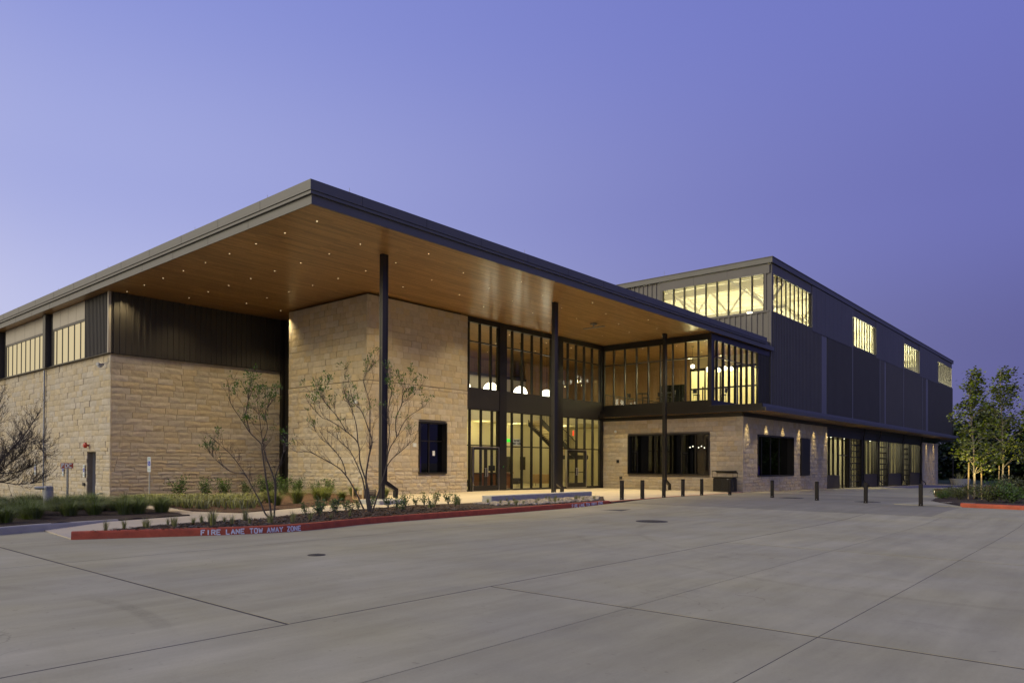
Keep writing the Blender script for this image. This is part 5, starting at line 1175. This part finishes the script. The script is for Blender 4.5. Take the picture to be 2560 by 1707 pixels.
tufts = [(-18.29,6.68),(-18.48,7.17),(-18.68,7.72),(-18.36,7.66),(-18.79,8.35),(-18.87,8.50),(-17.99,8.17),(-18.86,9.06),(-18.70,9.2),(-18.72,9.43),(-17.69,9.01),(-18.55,8.9),(-18.79,9.56),(-17.59,8.95),(-18.65,9.82),(-17.65,9.49),(-18.71,10.45),(-17.6,9.96),(-17.34,10.41),(-18.6,11.9),(-17.2,10.99),(-17.57,11.79),(-17.6,12.51),(-17.83,13.35),(-19.9,20.1),(-19.3,18.2)]
tufts.sort(key=lambda p: sx((p[0], p[1], 0)))
for i, (x, y) in enumerate(tufts):
    o = bpy.data.objects.new('grass_tuft', tuft_m[i % 4]); COL.objects.link(o); o.location = (x, y, G(x, y)+.02); s = random.uniform(.6, 1.3); o.scale = (s, s, s*random.uniform(.75, 1.2)); o.rotation_euler = (0, 0, random.uniform(0, 6))
    tag(o, '%s tuft of fine pale grass from the left along the red kerb bed' % ORD[i], 'grass tuft', 'grass tufts in the kerb bed')
sh_m = [leaf_ball(190, .22, .52, .035, 300+k, 'shrub', 8) for k in range(4)]
shr = [(-18.9,13.6),(-18.4,15.9),(-18.6,17.4),(-18.3,12.6),(-19.3,14.5),(-19.47,12.89),(-20.0,13.83),(-19.7,13.5),(-19.73,14.1),(-20.0,14.82),(-20.1,15.4),(-20.5,16.29),(-20.2,16.8),(-20.2,17.61),(-20.4,18.3),(-20.6,18.9),(-20.5,19.4),(-20.3,19.9),(-20.2,20.3),(-19.4,16.5),(-19.2,19.2)]
shr.sort(key=lambda p: sx((p[0], p[1], 0)))
for i, (x, y) in enumerate(shr):
    t = thing('young_shrub', '%s small leafy young shrub from the left between walk and kerb bed' % ORD[i], 'shrub', (x, y, G(x, y)+.02), random.uniform(0, 6), 'young shrubs in the kerb bed')
    a, c = sh_m[i % 4]; s = random.uniform(.75, 1.1); t.scale = (s, s, s); mk('leaves', a, None, t, (0,0,0)); mk('stems', c, None, t, (0,0,0))
big_m = [leaf_ball(620, .55, 1.05, .05, 400+k, 'shrub', 14) for k in range(3)]
bigs = [(-37.4,17.2),(-31.0,22.0),(-35.9,21.6),(-33.6,20.9),(-36.6,19.3),(-36.2,20.3),(-35.4,20.9),(-34.6,21.4),(-33.9,21.9),(-33.2,21.5),(-32.0,21.8),(-36.9,18.4)]
bigs.sort(key=lambda p: sx((p[0], p[1], 0)))
for i, (x, y) in enumerate(bigs):
    t = thing('bush', '%s dark green bush from the left against the stone walls' % ORD[i], 'bush', (x, y, G(x, y)), random.uniform(0, 6), 'bushes against the stone walls')
    a, c = big_m[i % 3]; s = random.uniform(.7, 1.15); t.scale = (s, s, s); mk('leaves', a, None, t, (0,0,0)); mk('stems', c, None, t, (0,0,0))
ft_m = [blades(420, .2, .62, .006, .95, 500+k, .6, 'fount', .14) for k in range(3)]
fts = [(-24.4,14.9),(-27.9,19.6),(-29.6,20.6),(-24.9,16.1),(-26.76,18.3),(-25.9,18.1),(-25.4,18.6),(-26.2,15.7),(-28.6,21.6),(-26.6,21.9)]; fts.sort(key=lambda p: sx((p[0], p[1], 0)))
for i, (x, y) in enumerate(fts):
    o = bpy.data.objects.new('fountain_grass', ft_m[i % 3]); COL.objects.link(o); o.location = (x, y, G(x, y)+.03); s = random.uniform(.85, 1.15); o.scale = (s, s, s); o.rotation_euler = (0, 0, random.uniform(0, 6))
    tag(o, '%s yellow green mound of fountain grass from the left behind the walk' % ORD[i], 'grass', 'fountain grass mounds in the brown mulch')
gg_m = [blades(420, .2, .60, .0045, 1.25, 600+k, .9, 'grass', .20) for k in range(4)]
gp = []; rnd = random.Random(7)
for (x0, x1, y0, y1, n) in ((-30.5,-22.2,5.2,9.8,44), (-29.8,-23.2,8.8,10.9,22)):
    for k in range(n): gp.append((rnd.uniform(x0, x1), rnd.uniform(y0, y1)))
gp = [p for p in gp if p[0] < -21.9-.0*p[1] and not (abs(p[0]+29) < .6 and abs(p[1]-8.7) < .6)]; gp.sort(key=lambda p: sx((p[0], p[1], 0)))
for i, (x, y) in enumerate(gp):
    o = bpy.data.objects.new('dark_grass', gg_m[i % 4]); COL.objects.link(o); o.location = (x, y, G(x, y)+.03); s = random.uniform(.8, 1.1); o.scale = (s, s, s*random.uniform(.85, 1.1)); o.rotation_euler = (0, 0, random.uniform(0, 6))
    tag(o, 'dark green arching grass clump in the bed around the FDC sign', 'grass', 'dark grass clumps in the corner bed')
# liriope carpet: uncountable
b = MB(); rnd = random.Random(9)
def inpoly(p, poly):
    c = False; j = len(poly)-1
    for i in range(len(poly)):
        if (poly[i][1] > p[1]) != (poly[j][1] > p[1]) and p[0] < (poly[j][0]-poly[i][0])*(p[1]-poly[i][1])/(poly[j][1]-poly[i][1])+poly[i][0]: c = not c
        j = i
    return c
LP = [(-23.9,11.8),(-25.6,11.9),(-29.0,11.6),(-33.6,12.9),(-34.5,14.6),(-31.2,15.0),(-28.6,17.0),(-25.0,14.6),(-23.3,13.4)]
cnt = 0
while cnt < 520:
    p = (rnd.uniform(-34.5,-23.2), rnd.uniform(11.4,17.2))
    if not inpoly(p, LP): continue
    cnt += 1; z0 = G(*p)+.02
    for k in range(13):
        a = rnd.uniform(0, 6.283); L = rnd.uniform(.22, .46); d = Vector((math.cos(a), math.sin(a), 0)); s = Vector((-d.y, d.x, 0))*.011; p0 = Vector((p[0], p[1], z0))+d*.03; p1 = p0+d*L*.25+Vector((0,0,L*.7)); p2 = p0+d*L*.75+Vector((0,0,L*.72))
        i = len(b.v); b.v += [tuple(p0-s), tuple(p0+s), tuple(p1+s), tuple(p1-s), tuple(p2)]; b.f += [[i,i+1,i+2,i+3],[i+3,i+2,i+4]]
me = bpy.data.meshes.new('liriope'); me.from_pydata(b.v, [], b.f); o = mk('liriope_carpet', me, M['lirio']); stuff(o); o['label'] = 'striped pale green liriope carpet in front of the stone wing'; o['category'] = 'ground cover'
# river rocks
def rockmesh(k):
    bm = bmesh.new(); bmesh.ops.create_icosphere(bm, subdivisions=1, radius=1); rnd = random.Random(k)
    for v in bm.verts: v.co *= rnd.uniform(.75, 1.15); v.co.z *= .6
    me = bpy.data.meshes.new('rock'); bm.to_mesh(me); bm.free(); me.materials.append(M['rock']); me.shade_smooth(); return me
RKM = [rockmesh(k) for k in range(6)]
rk = MB(); rnd = random.Random(3); RP = [(-19.9,20.6),(-18.2,20.4),(-17.6,22),(-17.65,26.4),(-19.7,29.6),(-19.95,29.6),(-19.9,22)]; cnt = 0
while cnt < 900:
    p = (rnd.uniform(-20,-17.5), rnd.uniform(20.3,29.6))
    if not inpoly(p, RP): continue
    cnt += 1; src = RKM[cnt % 6]; s = rnd.uniform(.04, .105); o0 = len(rk.v); a = rnd.uniform(0, 6.28)
    for v in src.vertices: rk.v.append((p[0]+(v.co.x*math.cos(a)-v.co.y*math.sin(a))*s, p[1]+(v.co.x*math.sin(a)+v.co.y*math.cos(a))*s, G(*p)+.06+v.co.z*s))
    rk.f += [[o0+i for i in f.vertices] for f in src.polygons]
o = mk('river_rock_bed', rk, M['rock']); stuff(o); o['label'] = 'pale river rocks along the bench wall behind the red kerb'; o['category'] = 'gravel'
for k in range(26):
    x, y = rnd.uniform(-19.7,-17.8), rnd.uniform(20.8,27.2)
    if not inpoly((x, y), RP): continue
    o = bpy.data.objects.new('rock_plant', tuft_m[k % 4]); COL.objects.link(o); o.location = (x, y, G(x, y)+.04); o.scale = (.7,.7,.75)
    tag(o, '%s small sparse green plant of those growing among the river rocks' % ORD[k], 'plant', 'plants among the river rocks')
# mulch chips in the near bed
b = MB(); KB = [(-18.3,6.25),(-17.1,8.7),(-16.7,10.7),(-17.1,13.3),(-17.3,19.3),(-20.4,19.1),(-20.2,14.6),(-19.8,13.0),(-18.97,11.21),(-19.0,9.09)]; cnt = 0
while cnt < 5200:
    p = (rnd.uniform(-20.5,-16.6), rnd.uniform(6.2,19.3))
    if not inpoly(p, KB): continue
    cnt += 1; z = G(*p)+.035+.03*noise.noise(Vector((p[0]*1.9, p[1]*1.9, 3.1)))+rnd.uniform(0, .025); a = rnd.uniform(0, 3.14); L = rnd.uniform(.02, .06); w = rnd.uniform(.006, .015); d = Vector((math.cos(a), math.sin(a), rnd.uniform(-.3, .3)))*L; s = Vector((-math.sin(a), math.cos(a), rnd.uniform(-.6, .6)))*w; c = Vector((p[0], p[1], z))
    b.poly([c-d-s, c+d-s, c+d+s, c-d+s])
me = bpy.data.meshes.new('chips'); me.from_pydata(b.v, [], b.f); o = mk('mulch_chips', me, pbr('bark_chip', (.10,.068,.046), .95, isl=.85)); stuff(o); o['label'] = 'dark shredded bark mulch in the kerb bed'; o['category'] = 'mulch'

# ================================================================== trees
def stem_tree(name, label, base, stems, scale, seed, leafm, nleaf, leaf, twigs=9, tw=(.35, .95), gens=2, crownlabel=None, rad=.028, tipbias=.6, tr_=.0075):
    """stems: polylines in (right, up) metres seen from the camera; depth is given a random but coherent swing"""
    rnd = random.Random(seed); t = thing(name, label, 'tree', base); b = MB(); lf = MB(); tips = []
    rv = Vector((math.cos(YAW), math.sin(YAW), 0)); dv = Vector((-math.sin(YAW), math.cos(YAW), 0))
    def smooth(pts):
        out = []; P = [pts[0]]+pts+[pts[-1]]
        for i in range(1, len(P)-2):
            for k in range(4):
                u = k/4; out.append(.5*((2*P[i])+(-P[i-1]+P[i+1])*u+(2*P[i-1]-5*P[i]+4*P[i+1]-P[i+2])*u*u+(-P[i-1]+3*P[i]-3*P[i+1]+P[i+2])*u**3))
        out.append(pts[-1]); return out
    def twig(p, d, L, r, g):
        pts = [p]; q = p.copy(); dd = d.normalized(); n = 5
        for k in range(n):
            dd = (dd+Vector((rnd.gauss(0,.16), rnd.gauss(0,.16), rnd.gauss(.10,.12)))).normalized(); q = q+dd*L/n; pts.append(q.copy())
        b.tube(pts, [r*(1-.75*k/n) for k in range(n+1)], 4 if r > .006 else 3, False)
        if g > 0:
            for k in range(rnd.randint(2, 4)):
                i = rnd.randint(1, n); ang = Vector((rnd.gauss(0,.6), rnd.gauss(0,.6), rnd.gauss(.25,.35))); twig(pts[i], (dd+ang), L*rnd.uniform(.4, .75), r*.6, g-1)
        tips.append((pts[-1], dd)); tips.append((pts[-2], dd))
    for si, (st_, r0) in enumerate(stems):
        sw = rnd.uniform(-.8, .8); n = len(st_); pts = []
        for i, (a, h) in enumerate(st_): f = i/(n-1); pts.append(rv*a*scale+dv*sw*f*f*scale*.9+Vector((0,0,h*scale)))
        pts = smooth(pts); m = len(pts); b.tube(pts, [r0*rad*(1-.82*i/(m-1)) for i in range(m)], 7, True)
        for k in range(twigs):
            i = rnd.randint(int(m*.30), m-1); d = (pts[min(i+1, m-1)]-pts[max(i-1,0)]).normalized()
            twig(pts[i], d+Vector((rnd.gauss(0,.55), rnd.gauss(0,.55), rnd.gauss(.2,.3))), rnd.uniform(*tw)*(1.15-.5*i/m), tr_, gens-1)
        twig(pts[-1], pts[-1]-pts[-3], rnd.uniform(.3,.6), .007, 1)
    if tipbias: tops = sorted(tips, key=lambda q: -q[0].z-.5*abs(q[0].x)-rnd.uniform(0, 1.8)); cand = tops[:max(10, int(len(tops)*.45))]
    else: cand = tips
    k = 0
    while k < nleaf:
        p, d = rnd.choice(cand)
        for j in range(rnd.randint(5, 15) if tipbias else 1):
            c = p+Vector((rnd.gauss(0,.05), rnd.gauss(0,.05), rnd.gauss(0,.05))); u = (d*.8+Vector((rnd.gauss(0,.7), rnd.gauss(0,.7), rnd.gauss(0,.6)))).normalized(); v = u.orthogonal().normalized(); L = leaf*rnd.uniform(.6, 1.3); k += 1
            lf.poly([c, c+u*L*.5+v*L*.15, c+u*L, c+u*L*.5-v*L*.15])
    me = bpy.data.meshes.new('branches'); me.from_pydata(b.v, [], b.f); mk('trunk', me, M['bark'], t, (0,0,0))
    if nleaf: me = bpy.data.meshes.new('leaves'); me.from_pydata(lf.v, [], lf.f); mk('crown', me, leafm, t, (0,0,0))
    return t
def px(pts, ox, oy): return [((x-ox), (oy-y)) for x, y in pts]
T1 = [(px([(440,1400),(385,1350),(335,1240),(255,1090),(190,975),(60,800),(-60,700)],450,1400),1.0),(px([(445,1400),(420,1220),(390,1030),(355,780),(340,700),(240,600),(160,480),(60,330),(40,220)],450,1400),1.1),(px([(468,1400),(475,1090),(430,930),(380,790),(350,640),(330,480),(300,300)],450,1400),1.0),(px([(465,1400),(485,1150),(480,1000),(540,820),(570,700)],450,1400),.8),(px([(190,975),(60,960),(-60,870),(-130,800)],450,1400),.6),(px([(350,700),(400,560),(380,420),(420,330)],450,1400),.6),(px([(240,600),(200,430),(220,300),(230,200)],450,1400),.6)]
stem_tree('desert_willow', 'thin multi-stemmed tree with sparse green tips left of the columns', (-19.0,11.46,G(-19,11.46)), T1, .003127, 21, M['willow'], 1000, .09, 9, (.35,.8), 3)
T2 = [(px([(660,1440),(560,1230),(480,1100),(400,1020),(240,930),(130,880),(20,880),(-60,830)],705,1440),1.0),(px([(480,1090),(440,960),(340,830),(250,760),(200,690)],705,1440),.7),(px([(690,1440),(650,1200),(620,1090),(560,950),(500,850),(420,780),(330,700)],705,1440),1.0),(px([(700,1440),(665,1150),(690,930),(720,780),(680,650),(620,500),(540,400),(500,220)],705,1440),1.2),(px([(710,1440),(680,1200),(610,980),(590,800),(480,690),(330,590),(250,560),(170,480)],705,1440),1.1),(px([(725,1440),(800,1200),(850,1030),(880,860),(950,740),(1040,570),(1180,470)],705,1440),1.0),(px([(840,1050),(900,950),(990,870),(1060,800),(1080,700)],705,1440),.7),(px([(700,900),(700,600),(690,400),(640,220),(690,110)],705,1440),.8),(px([(860,900),(880,700),(870,500),(900,300),(870,170)],705,1440),.8),(px([(950,740),(940,580),(1000,420),(1020,320),(1150,300)],705,1440),.7),(px([(480,690),(400,560),(300,440),(230,340)],705,1440),.6),(px([(590,800),(570,620),(520,460),(450,300),(460,190)],705,1440),.7)]
stem_tree('desert_willow', 'larger spreading multi-stemmed tree in front of the nearest column', (-19.16,15.16,G(-19.2,15.2)), T2, .00357, 22, M['willow'], 1500, .09, 10, (.35,.85), 3, tipbias=.6)
T3 = [([(0,0),(.05,.9),(.2,1.5),(.9,2.3),(1.6,3.2),(2.0,4.0)],1.6),([(.1,1.3),(.8,1.7),(1.6,2.2),(2.2,2.6)],.9),([(.1,1.4),(.9,1.7),(1.7,1.75),(2.4,2.0)],.9),([(.1,1.4),(.5,2.6),(.9,3.6),(1.2,4.6)],1.0),([(0,1.2),(.0,2.6),(.2,3.8),(.3,5.0)],1.1),([(.1,1.5),(-.8,2.6),(-1.4,3.8)],1.0),([(.1,1.2),(.8,1.35),(1.5,1.25),(2.1,1.3)],.8),([(.2,1.5),(1.2,2.4),(1.9,3.0),(2.5,3.0),(3.1,2.5)],.6)]
x, y = -27.2, 6.2
stem_tree('bare_tree', 'bare twiggy tree reaching in from the left edge of the picture', (x, y, G(x, y)), T3, .74, 23, M['dry'], 900, .07, 46, (.4,.9), 3, rad=.034, tipbias=0, tr_=.009)

def leafy(name, label, base, h, r, trunk_h, n, leaf, seed, mat, bark='barkl', clumps=40, stakes=False, sq=1.0, group=None, tr=.055):
    rnd = random.Random(seed); t = thing(name, label, 'tree', base, 0, group); b = MB(); lf = MB(); cl = []
    lean = Vector((rnd.uniform(-.03,.03), rnd.uniform(-.03,.03), 1))
    tp = [lean*z+Vector((rnd.gauss(0,.03), rnd.gauss(0,.03), 0)) for z in [h*k/7 for k in range(8)]]; tp[0] = Vector((0,0,-.05))
    b.tube(tp, [tr*(1.15-.13*k) for k in range(8)], 8)
    for k in range(clumps):
        f = (k+.5)/clumps; z = trunk_h+(h-trunk_h)*f; R_ = r*(math.sin(math.pi*min(1,.12+.88*f)**.8)**.7)*rnd.uniform(.35, 1.05); a = k*2.4+rnd.uniform(-.5,.5)
        c = Vector((R_*math.cos(a), R_*math.sin(a), z+rnd.uniform(-.2,.2))); cl.append((c, rnd.uniform(.22,.42)*r))
        s0 = lean*max(trunk_h*.8, z-rnd.uniform(.5,1.0)*R_*1.1); b.tube([tuple(s0), tuple((s0+c)*.5+Vector((0,0,.12))), tuple(c)], [.02,.014,.005], 5, False)
    for k in range(n):
        c, cr = cl[rnd.randrange(len(cl))]; d = Vector((rnd.gauss(0,1), rnd.gauss(0,1), rnd.gauss(0,.8))); p = c+d*cr*.55
        n_ = Vector((rnd.gauss(0,.7), rnd.gauss(0,.7), 1)).normalized(); u = n_.orthogonal().normalized(); u = u*math.cos(k*1.7)+n_.cross(u)*math.sin(k*1.7); v = n_.cross(u); L = leaf*rnd.uniform(.6,1.25)
        lf.poly([p-u*L*.5, p+v*L*.45-u*L*.1, p+u*L*.55, p-v*L*.45-u*L*.1])
    me = bpy.data.meshes.new('trunk'); me.from_pydata(b.v, [], b.f); me.shade_smooth(); mk('trunk', me, M[bark], t, (0,0,0))
    me = bpy.data.meshes.new('crown'); me.from_pydata(lf.v, [], lf.f); mk('crown', me, M[mat], t, (0,0,0))
    if stakes:
        for s in (-1, 1): mk('stake', MB().tube([(.28*s,.1*s,-.1),(.26*s,.1*s,1.9)], .035, 7), M['lightwood'], t, (0,0,0)); mk('tie', MB().tube([(.26*s,.1*s,1.7),(0,0,1.7)], .012, 5), M['black'], t, (0,0,0))
    return t
leafy('sycamore', 'nearest staked young sycamore with uplit leaves in the tree island', (-6.15,43.6,G(-6,43)), 6.3, 1.0, 1.6, 3000, .15, 31, 'syc', stakes=True, group='sycamores in the tree island')
leafy('sycamore', 'second staked young sycamore with dark topmost leaves', (-6.6,58.5,G(-7,58)), 8.2, 1.35, 2.2, 3200, .17, 32, 'syc', stakes=True, group='sycamores in the tree island')
leafy('sycamore', 'third young sycamore by the right edge with a lit trunk', (-5.3,68,G(-5,68)), 8.3, 1.5, 2.4, 3400, .18, 33, 'syc', stakes=True, group='sycamores in the tree island')
leafy('sycamore', 'fullest young sycamore cut by the right edge of the picture', (-3.0,55,G(-3,55)), 6.8, 1.45, 1.8, 3400, .16, 34, 'syc', stakes=True, group='sycamores in the tree island')
leafy('sycamore', 'slender young sycamore at the far right edge of the picture', (-1.6,50,G(-2,50)), 6.4, 1.3, 1.9, 3600, .15, 35, 'syc', stakes=True, group='sycamores in the tree island')
leafy('sycamore', 'distant young sycamore behind the right edge trees', (-3.6,78,G(-4,78)), 8.6, 1.7, 2.4, 3600, .18, 36, 'syc', group='sycamores in the tree island')
def uplight(x, y, label):
    t = thing('uplight', label, 'light', (x, y, G(x, y)+.03)); mk('can', MB().lathe([(.06,0),(.07,.16),(.055,.16)], (0,0,0), 12), M['dark'], t, (0,0,0)); mk('lens', MB().lathe([(.052,.15),(.052,.155)], (0,0,0), 12), M['lampdisc'], t, (0,0,0))
    lamp('uplight_beam', 'SPOT', (x, y, G(x, y)+.24), 260, (1,.80,.30), t, .03, 70, .7, (0, .12, 1))
uplight(-6.0,43.0,'small uplight at the foot of the nearest sycamore'); uplight(-6.35,57.7,'small uplight at the foot of the second sycamore'); uplight(-5.2,67.2,'small uplight at the foot of the third sycamore')
sb_m = [leaf_ball(1500, .85, .85, .055, 700+k, m_, 26) for k, m_ in enumerate(('shrub2','shrub','shrub2'))]
isl = [(-7.5,45.6,.7,'low shrub beside the first seat block'),(-7.5,43.0,.6,'small dark shrub at the tip of the tree island'),(-6.6,42.2,.75,'low dark shrub left of the nearest sycamore'),(-5.0,39.6,.95,'pale green spreading shrub behind the right red kerb'),(-4.2,39.9,1.0,'wider pale green shrub right of the nearest sycamore'),(-4.6,48.5,1.4,'tall dark shrub behind the pale shrubs in the island'),(-3.2,46.5,1.5,'dense dark shrub at the right edge of the island'),(-5.8,51.5,1.2,'dark shrub between the first two sycamores'),(-7.6,53,.8,'small shrub by the second seat block'),(-3.2,40.6,.8,'small shrub at right edge behind the kerb')]
for i, (x, y, s, l) in enumerate(isl):
    t = thing('island_shrub', l, 'shrub', (x, y, G(x, y)), random.uniform(0, 6)); t.scale = (s, s, s); a, c = sb_m[i % 3]; mk('leaves', a, None, t, (0,0,0)); mk('stems', c, None, t, (0,0,0))
# far tree belt
bgp = [(-34,146),(-28,140),(-23,150),(-18,141),(-13,147),(-8,139),(-3,146),(2,140),(8,148),(14,142),(-25,160),(-5,160),(20,150)]
bgp.sort(key=lambda p: sx((p[0], p[1], 0)))
for i, (x, y) in enumerate(bgp):
    leafy('background_tree', '%s dark tree from the left in the far belt behind the lawn' % ORD[i], (x, y, -.9), 9+2.5*math.sin(i*1.9)+(2 if i % 3 == 0 else 0), 4.2, .8, 5200, .55, 60+i, 'dusk', 'bark', 60, group='trees of the far belt', tr=.2)
# hedge mass at the far edge closes the belt near the ground
b = MB(); rnd = random.Random(77)
for k in range(16000):
    x = rnd.uniform(-60, 60); y = rnd.uniform(150, 156); z = -1+abs(rnd.gauss(0, 2.1)); n_ = Vector((rnd.gauss(0,1), rnd.gauss(0,1), rnd.gauss(0,1))).normalized(); u = n_.orthogonal().normalized(); v = n_.cross(u); L = rnd.uniform(.25,.6); p = Vector((x, y, z)); b.poly([p-u*L, p+v*L*.6, p+u*L, p-v*L*.6])
me = bpy.data.meshes.new('undergrowth'); me.from_pydata(b.v, [], b.f); o = mk('undergrowth', me, M['dusk']); stuff(o); o['label'] = 'dark undergrowth below the far trees'; o['category'] = 'undergrowth'
